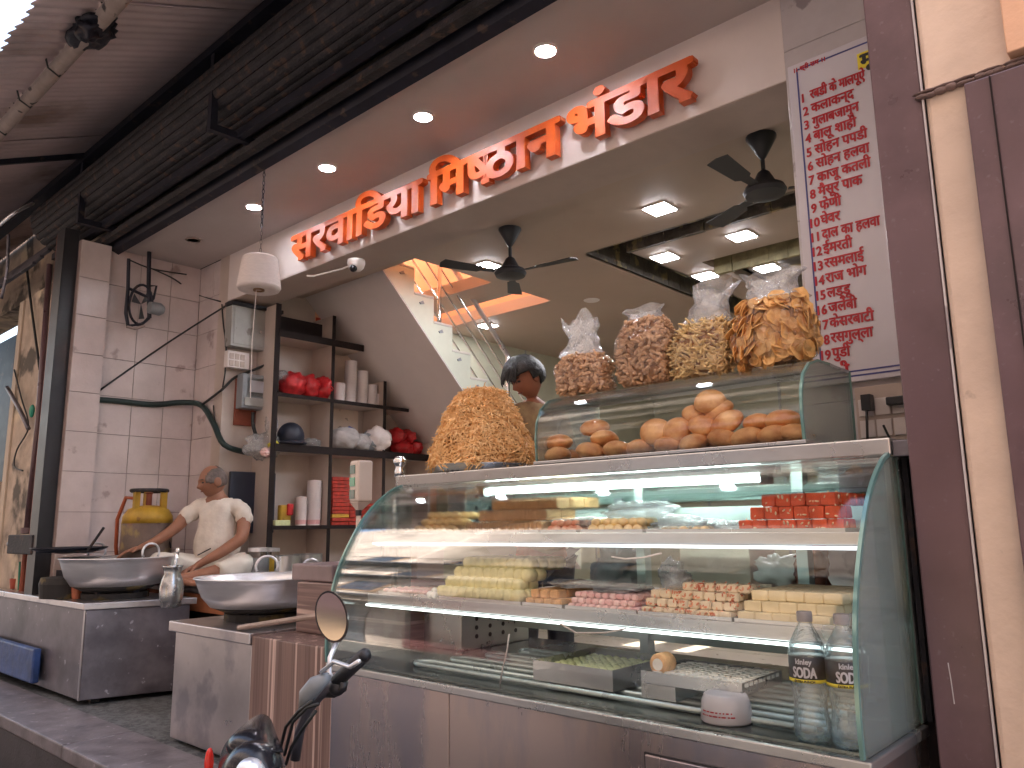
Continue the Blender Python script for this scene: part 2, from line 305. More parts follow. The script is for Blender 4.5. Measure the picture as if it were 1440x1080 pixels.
# walls
wl = thing('tiled_wall', 'marble tiled alcove wall on the left, behind the seated cook', 'wall', (-6.2, 2.5, ZF)); 
B().box((-6.50, 2.13, ZF), (-6.14, 3.05, ZC)).out('wall_core', M['grout'], wl)
B().box((-6.14, 2.92, ZF), (XW - .012, 3.05, ZC)).out('wall_core', M['grout'], wl)
def tiles_x(X, y0, y1, z0, z1, ny, nz, par, m, t=.012, side=1):
    for i in range(ny):
        for j in range(nz):
            a = y0 + (y1 - y0) * i / ny; c = y0 + (y1 - y0) * (i + 1) / ny; p = z0 + (z1 - z0) * j / nz; q = z0 + (z1 - z0) * (j + 1) / nz
            B().box((X, a + .002, p + .002), (X + side * (t + R.uniform(0, .0015)), c - .002, q - .002)).out('tile', m, par)
def tiles_y(Y, x0, x1, z0, z1, nx, nz, par, m, t=.012):
    for i in range(nx):
        for j in range(nz):
            a = x0 + (x1 - x0) * i / nx; c = x0 + (x1 - x0) * (i + 1) / nx; p = z0 + (z1 - z0) * j / nz; q = z0 + (z1 - z0) * (j + 1) / nz
            B().box((a + .002, Y - t - R.uniform(0, .0015), p + .002), (c - .002, Y, q - .002)).out('tile', m, par)
# the side wall runs slightly into the bay behind the jamb
tiles_x(-6.14, 2.19, 2.91, ZF, ZC, 3, 11, wl, M['marble'])
tiles_y(2.92, -6.12, XW - .014, ZF, ZC, 2, 11, wl, M['marble'])
jb = thing('tiled_pillar', 'pale marble tiled jamb pillar beside the black shutter guide', 'pillar', (-6.2, 2.05, ZF))
B().box((-6.50, 1.972, ZF), (-6.092, 2.184, ZC)).out('pillar_core', M['grout'], jb)
tiles_x(-6.092, 1.972, 2.184, ZF, ZC, 1, 11, jb, M['marble'])
sw = thing('side_wall', 'plastered left side wall behind the electric cabinet and shelves', 'wall', (XW - .05, 5, ZF))
B().box((XW - .14, YB, ZF), (XW, 3.56, 5.05)).out('plaster', M['cream'], sw)
B().box((XW - .14, 3.562, ZF), (XW, 5.1, 5.05)).out('plaster', M['orangewall'], sw)
B().box((XW - .14, 5.102, ZF), (XW, 9, ZI + .1)).out('plaster', M['bwall'], sw)
B().box((XW, 4.36, ZF + .9), (XW + .05, 4.42, 3.37)).out('door_jamb', M['red_wood'], sw)
B().box((XW, 3.75, 2.3), (XW + .012, 4.16, 3.38)).out('lit_opening_panel', M['tan'], sw)  # flat pale panel; the doorway's light is put into its colour
for yy in (6.4, 7.6): B().box((XW, yy, ZF), (XW + .01, yy + .02, ZI)).out('panel_joint', M['cabinet'], sw)
bw = thing('back_wall', 'pale green painted wall at the far back of the shop', 'wall', (-3, 9, ZF))
B().box((-5.8, 9, ZF), (-.9, 9.1, ZI + .2)).out('plaster', M['bwall'], bw)
for xx in (-4.9, -3.9, -2.9): B().box((xx, 8.985, ZF), (xx + .03, 9, ZI)).out('panel_joint', M['cabinet'], bw)
rw = thing('right_wall', 'inner right wall of the shop behind the marble pillar', 'wall', (-.9, 6, ZF))
B().box((-1.0, 3.2, ZF), (-.9, 9.1, ZI + .2)).out('plaster', M['bwall'], rw)
# upper stairwell shaft
sh = thing('stairwell', 'orange painted stairwell shaft open above the stairs', 'stairwell', (-5, 4, ZI))
B().box((-4.17, 3.5, ZI + .1), (-4.07, 5.2, 5.05)).out('wall', M['orangewall'], sh)
B().box((-5.63, 3.4, ZI + .1), (-4.17, 3.5, 5.05)).out('wall', M['orangewall'], sh)
B().box((-5.63, 5.12, ZI + .1), (-4.17, 5.2, 5.05)).out('wall', M['orangewall'], sh)
B().box((-5.7, 3.4, 5.051), (-4.07, 5.2, 5.09)).out('roof', M['orangewall'], sh)
o = top('stairwell_lamp', B().lathe([(.09, 0), (.09, .05), (.05, .09)], (-4.9, 4.3, 4.9), 20), emit('warm_lamp', (1, .90, .78), 62), 'warm round lamp high in the orange stairwell above the stairs', 'lamp')
# marble pillar behind the menu board
mp_ = thing('marble_pillar', 'white veined marble pillar behind the menu board', 'pillar', (-.8, 3.0, ZF))
zz = ZF
while zz < ZC: B().box((-1.13, 2.9, zz + .001), (-.44, 3.2, min(ZC, zz + .72) - .001)).out('marble_slab', M['pmarble'], mp_, bevel=.002); zz += .72
rb = thing('bay_side_wall', 'plain side wall between the purple pillar and the marble pillar', 'wall', (-.4, 2.5, ZF)); B().box((-.442, 2.1, ZF), (-.3, 2.9, ZC)).out('plaster', M['tan'], rb)
# right pier
pr = thing('purple_pillar', 'dark purple granite strip pillar beside the sweet counter', 'pillar', (-.5, 2.05, 0))
for z0, z1 in ((0, 3.8),): B().box((-.562, 2.0, z0), (-.449, 2.12, z1)).out('granite_slab', M['purple'], pr, bevel=.004)
B().box((-.4485, 1.992, 0), (-.4445, 2.0, 3.8)).out('slab_edge', M['pmarble'], pr)
q = at(1338, 960, Y=1.999); B().tube([at(1333, 932, Y=1.9995), at(1337, 955, Y=1.9995), at(1342, 990, Y=1.9995)], .0012, 5).out('scratch', M['pmarble'], pr)
pt = thing('tan_pillar', 'rough tan plaster pillar with a moulded ledge at the right edge', 'pillar', (-.2, 2.1, 0))
B().box((-.444, 2.0, 0), (.5, 2.4, 5)).out('plaster', M['tan'], pt, bevel=.012)
zl = at(1365, 110, Y=1.98).z
led = B()
for i in range(46):
    xx = -.444 + i * .0205; led.ell((xx + R.uniform(-.006, .006), 1.992, zl + R.uniform(-.002, .002)), (.017, .012, R.uniform(.005, .009)), 8, 6)
for i in range(20): led.ell((-.44 + i * .047 + R.uniform(-.01, .01), 1.99, zl + .010), (.03, .010, .004), 8, 5)
led.out('ledge_moulding', mat('ledge_dark', (.20, .14, .13), .8, var=.3, bump=.4), pt, smooth='all')
px = thing('purple_cladding', 'second purple granite panel below the ledge at the right edge', 'panel', (-.1, 1.97, 0))
B().box((-.352, 1.965, 0), (.5, 1.999, zl - .015)).out('granite_slab', M['purple'], px, bevel=.004)
for k in range(1): B().box((-.30, 1.96, 0), (-.297, 1.965, zl - .02)).out('joint', M['darkedge'], px)
o = top('peach_wall', B().box((at(1411, 40, Y=1.96).x, 1.96, zl + .02), (.6, 1.999, 5)), M['peach'], 'bright peach plaster wall at the top right corner', 'wall', bevel=.003)
# facade above the shop
fa = thing('upper_facade', 'tan plastered wall above the tin canopy', 'facade', (-4, 2.4, 3.8))
B().box((-12, 2.35, 3.75), (-.444, 2.6, 5.2)).out('wall', M['oldplaster'], fa)
B().box((-12, 2.6, 5.1), (-.5, 9, 5.2)).out('roof', M['road'], fa)
B().box((-12.4, 5.2, 0), (-5.78, 5.3, 5.1)).out('rear_wall', M['oldplaster'], fa)
# left plaster pier
lp = thing('plaster_pier', 'stained old plaster pier with wooden strips left of the shop', 'pier', (-6.8, 2.1, 0))
xa = at(34, 430, Y=1.975).x
B().box((xa, 1.975, 0), (-6.51, 2.4, 3.42)).out('plaster', M['oldplaster'], lp, bevel=.01)
B().box((xa - .07, 1.96, .9), (xa + .03, 2.02, 3.40)).out('timber', mat('pale_timber', (.46, .38, .30), .7, var=.12, scale=5, stretch=(1, 1, .5)), lp, bevel=.006)
B().box((-6.40, 1.95, ZF + .05), (-6.35, 1.968, 3.4)).out('timber', M['wood'], lp)
sg = thing('shutter_guide', 'black steel shutter guide channel beside the tiled pillar', 'shutter guide', (-6.15, 1.9, ZF))
B().prism([(-6.30, 1.87), (-6.14, 1.87), (-6.14, 1.97), (-6.17, 1.97), (-6.17, 1.90), (-6.27, 1.90), (-6.27, 1.97), (-6.30, 1.97)], 'Z', ZF + .55, 3.7).out('channel', M['black'], sg)
B().box((-6.34, 1.88, ZF + .5), (-6.305, 1.965, 3.7)).out('wooden_batten', M['red_wood'], sg)
# dark neighbour to the left
nb = thing('neighbour_shop', 'dark unlit neighbouring shop recess at the left edge', 'shop', (-9, 2.6, 0))
B().box((-12, 2.9, 0), (-7.1, 3.0, 3.9)).out('back_wall', M['greasy'], nb)  # near-black wall; the shade of the recess is put into its colour
B().box((-12, 2.0, 2.2), (-8.8, 2.05, 2.3)).out('shelf_rail', M['chrome'], nb)
B().box((-11, 2.2, .5), (-9.4, 2.7, 2.0)).out('counter', M['tan'], nb)
# canopy
SL = .449; cr = lambda y: 4.19 + SL * (y - 1.9) + .03
cn = thing('tin_canopy', 'corrugated tin canopy on a pipe over the shopfront', 'canopy', (-6, 1.5, 4))
def sheet(x0, x1, y0, y1, lift, seed, hole=False):
    n = int((x1 - x0) / .0125); v = []; f = []; ny = 7
    for i in range(n + 1):
        x = x0 + (x1 - x0) * i / n
        for j in range(ny):
            y = y0 + (y1 - y0) * j / (ny - 1); z = cr(y) + lift + .009 * math.sin(x * 2 * math.pi / .075) + .012 * noise.noise(Vector((x * .9, y * 1.5, seed)))
            if j == 0: y += .012 * math.sin(x * 2 * math.pi / .075) + .02 * noise.noise(Vector((x * 6, 0, seed)))
            v.append((x, y, z))
    for i in range(n):
        for j in range(ny - 1): f.append((i * ny + j, (i + 1) * ny + j, (i + 1) * ny + j + 1, i * ny + j + 1))
    o = B().add(v, f).out('tin_sheet', M['tin'], cn, smooth='all'); s = o.modifiers.new('s', 'SOLIDIFY'); s.thickness = .0015
xs = -14.4; k = 0
while xs < -2.4:
    sheet(xs, xs + 1.06, .905 + R.uniform(-.01, .015), 2.34, (k % 2) * .007, k); xs += .98; k += 1
yp = 1.187; zp = 3.862
B().tube([(-14, yp, zp), (-2.4, yp, zp)], .038, 12).out('pipe', M['pipe'], cn, smooth='all')
wb = B()
for i in range(80):
    xx = -9.5 + i * .075 + R.uniform(-.01, .01); wb.tube([(xx, yp - .03, zp + .03), (xx + .01, yp - .05, zp + .045), (xx + .004, yp - .042, zp + .055)], .004, 5)
for i in range(16):
    xx = -9.2 + i * .45; wb.tube([(xx, yp + .04, zp + .02), (xx + .01, yp + .01, zp - .045), (xx + .03, yp - .05, zp - .03), (xx + .05, yp - .07, zp + .01)], .005, 5)
wb = wb.out('tie_wire', M['cable'], cn); wb['kind'] = 'stuff'
for xx, i in ((at(330, 70, Y=1.6).x, 1), (at(60, 200, Y=1.6).x, 0)):
     B().prism([(.95, cr(.95) - .012), (2.2, cr(2.2) - .012), (2.2, cr(2.2) - .05), (.95, cr(.95) - .05)], 'X', xx, xx + .03).out('rafter', M['pipe'] if i % 3 else M['greasy'], cn)
B().box((-14, 1.86, cr(1.9) - .085), (-1.6, 1.94, cr(1.9) - .035)).out('front_bar', M['greasy'], cn)
q = at(128, 58, Y=1.19)
fn = lambda d, p: p * (1 + .5 * noise.noise(d * 1.9 + Vector((4, 0, 0))) + .25 * noise.noise(d * 5))
top('wire_junction', B().ell((q.x, 1.19, 3.865), (.17, .085, .05), 26, 16, fn).ell((q.x + .05, 1.16, 3.83), (.07, .05, .05), 20, 12, fn), M['greasy'], 'sooty black taped wire junction on the canopy pipe', 'junction', smooth='all')
# rolled shutter and its box
rs = thing('rolled_shutter', 'greasy rolled up steel shutter above the shop opening', 'shutter', (-3.5, 2.08, 3.9))
cy, cz, rr = 2.06, 3.97, .215
n = 26
for k in range(n):
    a0 = rad(120) + 2 * math.pi * k / n; a1 = a0 + 2 * math.pi / n * .93
    if not (rad(150) < (a0 % (2 * math.pi)) < rad(350)): continue
    pr_ = []
    for t in range(5):
        a = a0 + (a1 - a0) * t / 4; q = rr + .006 * math.sin(math.pi * t / 4); pr_.append((cy + q * math.cos(a), cz + q * math.sin(a)))
    pr_ += [(cy + (rr - .02) * math.cos(a1), cz + (rr - .02) * math.sin(a1)), (cy + (rr - .02) * math.cos(a0), cz + (rr - .02) * math.sin(a0))]
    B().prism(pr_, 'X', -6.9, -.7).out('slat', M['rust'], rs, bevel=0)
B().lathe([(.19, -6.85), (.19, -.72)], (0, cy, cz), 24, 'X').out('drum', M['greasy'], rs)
B().prism([(2.17, 3.745), (2.25, 3.745), (2.25, 3.58), (2.2, 3.60)], 'X', -6.9, -.6).out('bottom_bar', M['greasy'], rs)
B().box((-6.9, 2.02, 3.67), (-.6, 2.06, 3.72)).out('angle_bar', M['greasy'], rs)
B().box((-6.9, 2.10, 3.625), (-.6, 2.15, 3.665)).out('angle_bar', M['rust'], rs)
for xx in (-5.9, -3.95, -1.6):
    B().box((xx, 1.86, 3.66), (xx + .04, 1.90, 4.12)).out('bracket', M['greasy'], rs)
    B().box((xx, 1.90, 3.66), (xx + .04, 2.25, 3.70)).out('bracket', M['greasy'], rs)
for k in range(5): B().box((-9.5, 1.9 + k * .05, 3.62 + k * .07), (-6.95, 1.93 + k * .05, 3.64 + k * .07)).out('side_slat', M['dsteel'], rs)

# street side opposite, lit by the sun: what the steel and the glass mirror
ob = thing('opposite_building', 'tall tan building across the lane with balconies and shutters', 'building', (-3, -5.4, 0))
B().box((-26, -6.2, 0), (20, -5.2, 20)).out('wall', mat('far_wall', (.40, .32, .28), .8, var=.25, scale=.7, spots=[((.22, .17, .14), 1.2, .55, .1)]), ob)
cols = [(.10, .10, .13), (.32, .17, .10), (.06, .06, .07), (.24, .10, .10), (.2, .2, .22), (.36, .24, .14)]
for i in range(11):
    xx = -20 + i * 3.3
    B().box((xx, -5.2, .1), (xx + 2.3, -5.16, 2.5)).out('shutter', mat('opp%d' % i, cols[i % 6], .6), ob)
    B().box((xx - .2, -5.2, 2.6), (xx + 2.6, -5.05, 3.1)).out('fascia', mat('oppf%d' % i, cols[(i + 2) % 6], .6), ob)
    for z_ in (3.9, 6.4, 8.7):
        f_ = B().box((xx + .5, -5.2, z_), (xx + 1.8, -5.15, z_ + 1.4)).out('window', M['wood'], ob); B().box((xx + .6, -5.15, z_ + .1), (xx + 1.7, -5.14, z_ + 1.3)).out('pane', M['navy'], f_)
for z_ in (3.3, 5.8, 8.2):
    B().box((-20, -5.2, z_), (16, -4.5, z_ + .12)).out('balcony_slab', M['greasy'], ob)
    B().box((-20, -4.54, z_ + .12), (16, -4.5, z_ + .16)).out('balcony_kerb', M['pipe'], ob)
    B().box((-20, -4.54, z_ + .85), (16, -4.5, z_ + .9)).out('handrail', M['greasy'], ob)
B().prism([(-5.2, 3.05), (-3.7, 2.65), (-3.7, 2.62), (-5.2, 3.0)], 'X', -14, -6).out('awning', mat('awning_cloth', (.30, .22, .16), .9), ob)
B().prism([(-5.2, 3.05), (-3.9, 2.65), (-3.9, 2.62), (-5.2, 3.0)], 'X', -5, 2).out('awning', mat('awning_cloth2', (.10, .10, .16), .9), ob)

# ================================================================ LIGHT FITTINGS
def downlight(x, y, label, lit=True):
    t = thing('downlight', label, 'ceiling light', (x, y, ZC), 0, 'round downlights in the front ceiling')
    B().lathe([(.058, .0), (.058, -.006), (.047, -.010), (.045, -.002), (.045, 0)], (x, y, ZC), 24).out('trim_ring', M['white'] if lit else M['pipe'], t, smooth=True)
    B().lathe([(0, -.004), (.044, -.004)], (x, y, ZC), 20).out('lens', M['down'] if lit else M['under'], t)
for p, lb in (((767, 70), 'round lit downlight above the last word of the orange sign'), ((595, 163), 'round lit downlight above the middle word of the orange sign'),
              ((460, 235), 'round lit downlight above the first word of the orange sign'), ((357, 290), 'round lit downlight just left of the twine chain')):
    q = at(*p, Z=ZC); downlight(q.x, q.y, lb)
q = at(272, 337, Z=ZC); downlight(q.x, q.y, 'unlit downlight with a brown face near the alcove', False)
for p, zz, lb in (((928, 294), ZI, 'square ceiling light nearest the beam, left of the right hand fan'), ((1043, 332), ZI, 'square ceiling light under the right hand fan, beside the menu board'), ((935, 362), ZI, 'square ceiling light just right of the cove corner'),
              ((992, 388), ZI, 'square ceiling light straight above the third snack bag'), ((1079, 377), ZI, 'square ceiling light in the dark stone ceiling field'), ((684, 374), ZI, 'square ceiling light left of the middle fan'),
              ((685, 458), ZI, 'square ceiling light seen through the stair railing')):
    q = at(*p, Z=zz - .006); t = thing('panel_light', lb, 'ceiling light', (q.x, q.y, zz - .006), 0, 'square lights in the inner ceiling')
    h = .072
    B().box((q.x - h - .01, q.y - h - .01, zz - .008), (q.x + h + .01, q.y + h + .01, zz - .001)).out('frame', M['white'], t)
    B().box((q.x - h, q.y - h, zz - .012), (q.x + h, q.y + h, zz - .0085)).out('lit_panel', M['led'], t)
o = top('vent_plate', B().lathe([(0, -.01), (.06, -.008), (.07, -.001)], at(832, 422, Z=ZI)), M['white'], 'small pale round plate on the inner ceiling', 'ceiling plate')
def fan(x, y, label, a0, drop=.29):
    t = thing('ceiling_fan', label, 'fan', (x, y, ZI), 0, 'black ceiling fans')
    B().lathe([(.005, -.13), (.02, -.11), (.075, -.01), (.075, -.001)], (x, y, ZI), 20).out('canopy', M['black'], t, smooth=True)
    B().tube([(x, y, ZI - .1), (x, y, ZI - drop + .05)], .011, 8).out('rod', M['black'], t)
    B().lathe([(.012, .10), (.03, .085), (.06, .025), (.095, .010), (.105, -.012), (.095, -.032), (.04, -.045), (0, -.047)], (x, y, ZI - drop), 24).out('motor', M['black'], t, smooth=True)
    for k in range(3):
        a = a0 + k * 2 * math.pi / 3; rm = Matrix.Rotation(a, 3, 'Z'); bb = B()
        pts = [(.11, -.02), (.2, -.025), (.22, -.045), (.47, -.052), (.485, 0), (.47, .052), (.22, .036), (.2, .02), (.11, .02)]
        v = [];
        for zz in (0, .004):
            for p in pts: q = rm @ Vector((p[0], p[1], zz + .15 * p[1])); v.append((x + q.x, y + q.y, ZI - drop - .01 + q.z))
        n_ = len(pts); bb.add(v, [tuple(range(n_ - 1, -1, -1)), tuple(range(n_, 2 * n_))] + [(i, (i + 1) % n_, n_ + (i + 1) % n_, n_ + i) for i in range(n_)])
        bb.out('blade', M['black'], t)
q = at(717, 322, Z=ZI); fan(q.x, q.y, 'black ceiling fan in front of the stair railing', .15)
q = at(1070, 192, Z=ZI); fan(q.x, q.y, 'black ceiling fan close to the menu board', 2.6, .28)
# fluorescent tube in the counter: built with the counter

# ================================================================ SIGN LETTERING
def glyph(s, x, z, Y, sz, m, par, name, bold=(.0, .0), depth=.002, xs=1.0, half=False, kids=None, cutw=.16, foot=None):
    """text s with its left edge at x and its headline... baseline at z on plane Y, as one mesh; returns advance"""
    c = bpy.data.curves.new('txt', 'FONT'); c.body = s; c.size = sz; c.resolution_u = 3; c.extrude = depth / 2
    tmp = bpy.data.objects.new('txt', c); COL.objects.link(tmp); dg = bpy.context.evaluated_depsgraph_get()
    me = bpy.data.meshes.new_from_object(tmp.evaluated_get(dg)); bpy.data.objects.remove(tmp); bpy.data.curves.remove(c)
    if half:
        bm = bmesh.new(); bm.from_mesh(me); xm = max(v.co.x for v in bm.verts)
        bmesh.ops.bisect_plane(bm, geom=bm.verts[:] + bm.edges[:] + bm.faces[:], plane_co=(xm - cutw * sz, 0, 0), plane_no=(1, 0, 0), clear_outer=True); bm.to_mesh(me); bm.free()
    vs = [v.co.copy() for v in me.vertices]; fs = [tuple(p.vertices) for p in me.polygons]
    x0 = min(v.x for v in vs); x1 = max(v.x for v in vs)
    bx, bz = bold; offs = [(0, 0)]
    if bx or bz: offs = [(0, 0)] + [(bx * math.cos(a), bz * math.sin(a)) for a in [k * math.pi / 4 for k in range(8)]]
    bb = B()
    for i, (dx, dz) in enumerate(offs):
        bb.add([(x + (v.x - x0) * xs + dx, Y - v.z - i * .00006, z + v.y + dz) for v in vs], fs)
    if foot:
        for (fx) in foot(vs, x0): bb.box((x + fx * xs - foot.w, Y - depth / 2 - .001, z - bz - .004), (x + fx * xs + foot.w, Y + depth / 2, z + foot.h))
    off = rootloc(par); me2 = bpy.data.meshes.new(name); me2.from_pydata([tuple(Vector(p) - off) for p in bb.v], [], bb.f); me2.materials.append(m)
    bpy.data.meshes.remove(me); o = bpy.data.objects.new(name, me2); COL.objects.link(o); o.parent = par
    return (x1 - x0) * xs
sign = thing('shop_sign', 'raised orange Devanagari letters reading the shop name on the beam', 'sign', (-3, YB, 3.3))
class Foot:
    def __init__(s, w, h): s.w = w; s.h = h
    def __call__(s, vs, x0):            # a slab serif under every upright that reaches the baseline
        xs = sorted(v.x - x0 for v in vs if -.03 < v.y < .006); out = []; grp = []
        for q in xs:
            if grp and q - grp[-1] > .05: out.append(grp); grp = []
            grp.append(q)
        if grp: out.append(grp)
        return [(g_[0] + g_[-1]) / 2 for g_ in out if g_[-1] - g_[0] < .05]
YS = YB - .055
words = [(['स', 'र', 'वा', 'िड', 'या'], (413, 372), (594, 305)), (['िम', '~ष', 'ठा', 'न'], (606, 285), (788, 218)), (['भं', 'डा', 'र'], (804, 192), (975, 132))]
zs = []
for cl, pa, pb in words:
    a = at(*pa, Y=YS); c_ = at(*pb, Y=YS); zs += [a.z, c_.z]
zb = sum(zs) / len(zs) - .004
for cl, pa, pb in words:
    a = at(*pa, Y=YS); c_ = at(*pb, Y=YS); W = c_.x - a.x; sz = .285
    # first pass for widths
    def run(xs, real, x):
        for s in cl:
            hf = s[0] == '~'; k = dict(bold=(.0145, .008), depth=.042, xs=xs, half=hf, cutw=.17, foot=Foot(.030, .016) if real else None)
            if real: adv = glyph(s.strip('~'), x, zb, YS, sz, M['orange'], sign, 'letter', **k)
            else:
                t_ = thing('tmp', 'tmp', 'tmp'); adv = glyph(s.strip('~'), x, zb, YS, sz, M['orange'], t_, 'tmp', **k)
                for q in KIDS(t_): me = q.data; bpy.data.objects.remove(q); bpy.data.meshes.remove(me)
                bpy.data.objects.remove(t_)
            x += adv - .004
        return x
    w0 = run(1, False, 0); run((W) / w0, True, a.x)

# ================================================================ MENU BOARD
YM = YB - .03
xl = at(1107, 95, Y=YM).x; zt = at(1107, 95, Y=YM).z; zbm = at(1232, 533, Y=YM).z
mb = thing('menu_board', 'white menu board listing nineteen sweets in red lettering on the marble pillar', 'sign', (-.9, YM, zbm))
B().box((xl, YM, zbm), (-.45, YM + .022, zt)).out('panel', M['board'], mb, bevel=.003)
xi = xl + .034; bb = B()
bb.box((xi, YM - .0015, zbm + .02), (xi + .006, YM, zt - .025)); bb.box((xi, YM - .0015, zt - .031), (-.47, YM, zt - .025)); bb.box((xi, YM - .0015, zbm + .035), (-.47, YM, zbm + .041)); bb.box((xi, YM - .0015, zbm + .018), (-.47, YM, zbm + .024))
bb.out('blue_border', M['blue'], mb)
items = ['रबडी के मालपूऐ', 'कलाकन्द', 'गुलाबजामुन', 'बालू शाही', 'सोहन पपडी', 'सोहन हलवा', 'काजू कतली', 'मैसूर पाक', 'फेणी', 'घेवर', 'दाल का हलवा', 'ईमरती', 'रसमलाई', 'राज भोग', 'लड्डू', 'जलेबी', 'केसरबाटी', 'रसगुल्ला', 'पुडी']
p1 = at(1128, 145, Y=YM); p19 = at(1162, 506, Y=YM)
for i, s in enumerate(items):
    z = p1.z + (p19.z - p1.z) * i / 18; x = p1.x - .005
    n_ = str(i + 1); glyph(n_, x if i > 8 else x + .008, z, YM - .002, .050, M['red'], mb, 'lettering', bold=(.0019, .0014), depth=.001, xs=.85)
    gx = x + .039
    glyph(s, gx, z + .003, YM - .002, .055, M['red'], mb, 'lettering', bold=(.0019, .0014), depth=.001, xs=.64 if len(s) > 12 else (.74 if len(s) > 9 else .82))
glyph('ी', at(1184, 527, Y=YM).x, at(1184, 527, Y=YM).z, YM - .002, .056, M['red'], mb, 'lettering', bold=(.003, .002), depth=.001)
glyph('मूल्य', at(1211, 90, Y=YM).x, at(1214, 94, Y=YM).z, YM - .002, .075, M['black'], mb, 'lettering', bold=(.004, .003), depth=.001)
q = at(1208, 88, Y=YM); B().box((q.x - .005, YM - .0012, q.z - .03), (q.x + .28, YM, q.z + .035)).out('yellow_band', M['yellow'], mb)
glyph('।। श्री राम ।।', at(1117, 100, Y=YM).x, at(1117, 103, Y=YM).z, YM - .002, .026, M['red'], mb, 'lettering', bold=(.001, .001), depth=.001)
# switch board under it
sb = thing('switch_board', 'cream socket plate with plugged leads under the menu board', 'socket', (-.9, YM, 1.7))
q0 = at(1199, 545, Y=YM); q1 = at(1290, 622, Y=YM)
B().box((q0.x, YM + .01, q1.z), (q1.x, YM + .03, q0.z)).out('plate', M['cream'], sb, bevel=.004)
for i in range(4):
    for j in range(2):
        xx = q0.x + .012 + i * .056; B().box((xx, YM + .004, q1.z + .03 + j * .075), (xx + .05, YM + .01, q1.z + .09 + j * .075)).out('switch', M['white'], sb, bevel=.002)
q = at(1222, 566, Y=YM); B().box((q.x - .016, YM - .035, q.z - .03), (q.x + .016, YM + .004, q.z + .025)).tube([(q.x, YM - .03, q.z - .025), (q.x - .006, YM - .03, q.z - .12), (q.x - .02, YM - .01, q.z - .3)], .005, 6).out('plug', M['black'], sb)
q = at(1262, 564, Y=YM); B().box((q.x - .03, YM - .03, q.z - .014), (q.x + .05, YM + .004, q.z + .014)).out('adapter', M['black'], sb, bevel=.004)
bb = B()
for dx in (-.05, .03, .09): bb.tube([(q.x + dx, YM - .01, q.z - .08), (q.x + dx + .02, YM - .02, q.z - .13), (q.x + dx - .01, YM - .01, q.z - .2), (q.x + dx, YM, q.z - .35)], .0045, 6)
bb.out('lead', M['cable'], sb)
# things at the beam's right end and under it
q = at(1098, 126, Y=YB - .03); o = top('white_float', B().ell((q.x + .03, YB + .2, q.z - .02), (.05, .05, .045)), M['white'], 'white rounded lamp body peeking from behind the menu board', 'lamp', smooth='all')
q = at(499, 376, Y=YB + .02); cc = thing('dome_camera', 'small white dome security camera under the beam', 'camera', (q.x, YB + .02, q.z))
B().lathe([(.055, .05), (.058, .03), (.05, .0), (.03, -.02), (0, -.028)], (q.x, YB + .03, q.z), 20).out('housing', M['white'], cc, smooth='all')
B().ell((q.x + .012, YB - .0, q.z - .012), (.026, .026, .026)).out('lens', M['gloss'], cc, smooth='all')
o = top('beam_wire', B().tube([(q.x - .03, YB + .03, q.z + .03), (q.x - .2, YB + .06, q.z + .045), (q.x - .42, YB - .01, q.z + .03), (q.x - .5, YB - .01, q.z + .05)], .006, 6), M['white'], 'thin white wire running along the beam to the dome camera', 'wire')
# twine cone on its chain
q = at(365, 385, Y=2.25); tw = thing('twine_cone', 'big white cone of twine hanging on a chain', 'twine', (q.x, 2.25, q.z))
s_ = 2.25 * 1.0 * .00209; px_ = (Vector((q.x, 2.25, q.z)) - Vector((0, 0, 1.5))).dot(Vector((MR[0][2], MR[1][2], MR[2][2]))) / 1108
rt, rb_, hh = 24 * px_, 30 * px_, 24 * px_
prof = [(0, hh)] + [(rt * .25, hh), (rt * .93, hh), (rt, hh - .008)]
for i in range(14): zz = hh - .008 - (2 * hh - .016) * (i + .5) / 14; r_ = rt + (rb_ - rt) * (i + .5) / 14; prof += [(r_ + .0015, zz + .003), (r_ - .0005, zz)]
prof += [(rb_ * .93, -hh), (.035, -hh + .004)]
B().lathe(prof, (q.x, 2.25, q.z), 28).out('spool', M['twine'], tw, smooth='all')
B().lathe([(.032, -hh + .006), (.032, -hh - .004), (.022, -hh - .004), (.022, -hh + .006)], (q.x, 2.25, q.z), 16).out('core', M['wood'], tw)
bb = B(); zz = q.z + hh; i = 0
while zz < ZC:
    a = (i % 2) * math.pi / 2; pts = []
    for k in range(9): t = 2 * math.pi * k / 8; pts.append((q.x + .007 * math.cos(t) * math.cos(a), 2.25 + .007 * math.cos(t) * math.sin(a), zz + .016 + .016 * math.sin(t)))
    if zz - q.z < hh + .16 and zz - q.z > hh + .02: pts = [(q.x + (p[0] - q.x) * .2, p[1], p[2]) for p in pts]
    bb.tube(pts, .0028 if zz - q.z > hh + .16 else .0012, 5, False); zz += .026; i += 1
bb.out('chain', M['greasy'], tw, smooth='all')
ze = at(345, 562, Y=2.25).z; B().tube([(q.x - .01, 2.24, q.z - hh), (q.x - .03, 2.24, q.z - hh - .3), (q.x - .02, 2.24, ze)], .0022, 5).out('loose_twine', M['twine'], tw)

# ================================================================ STAIRCASE
XS = -4.58
stz = 1.18
def sy(y): return y * XS / -3.9
def sz_(z): return 1.5 + (z - 1.5) * XS / -3.9
st = thing('staircase', 'pale stone staircase with a plastered soffit rising over the shelves', 'staircase', (-5, 5, ZF))
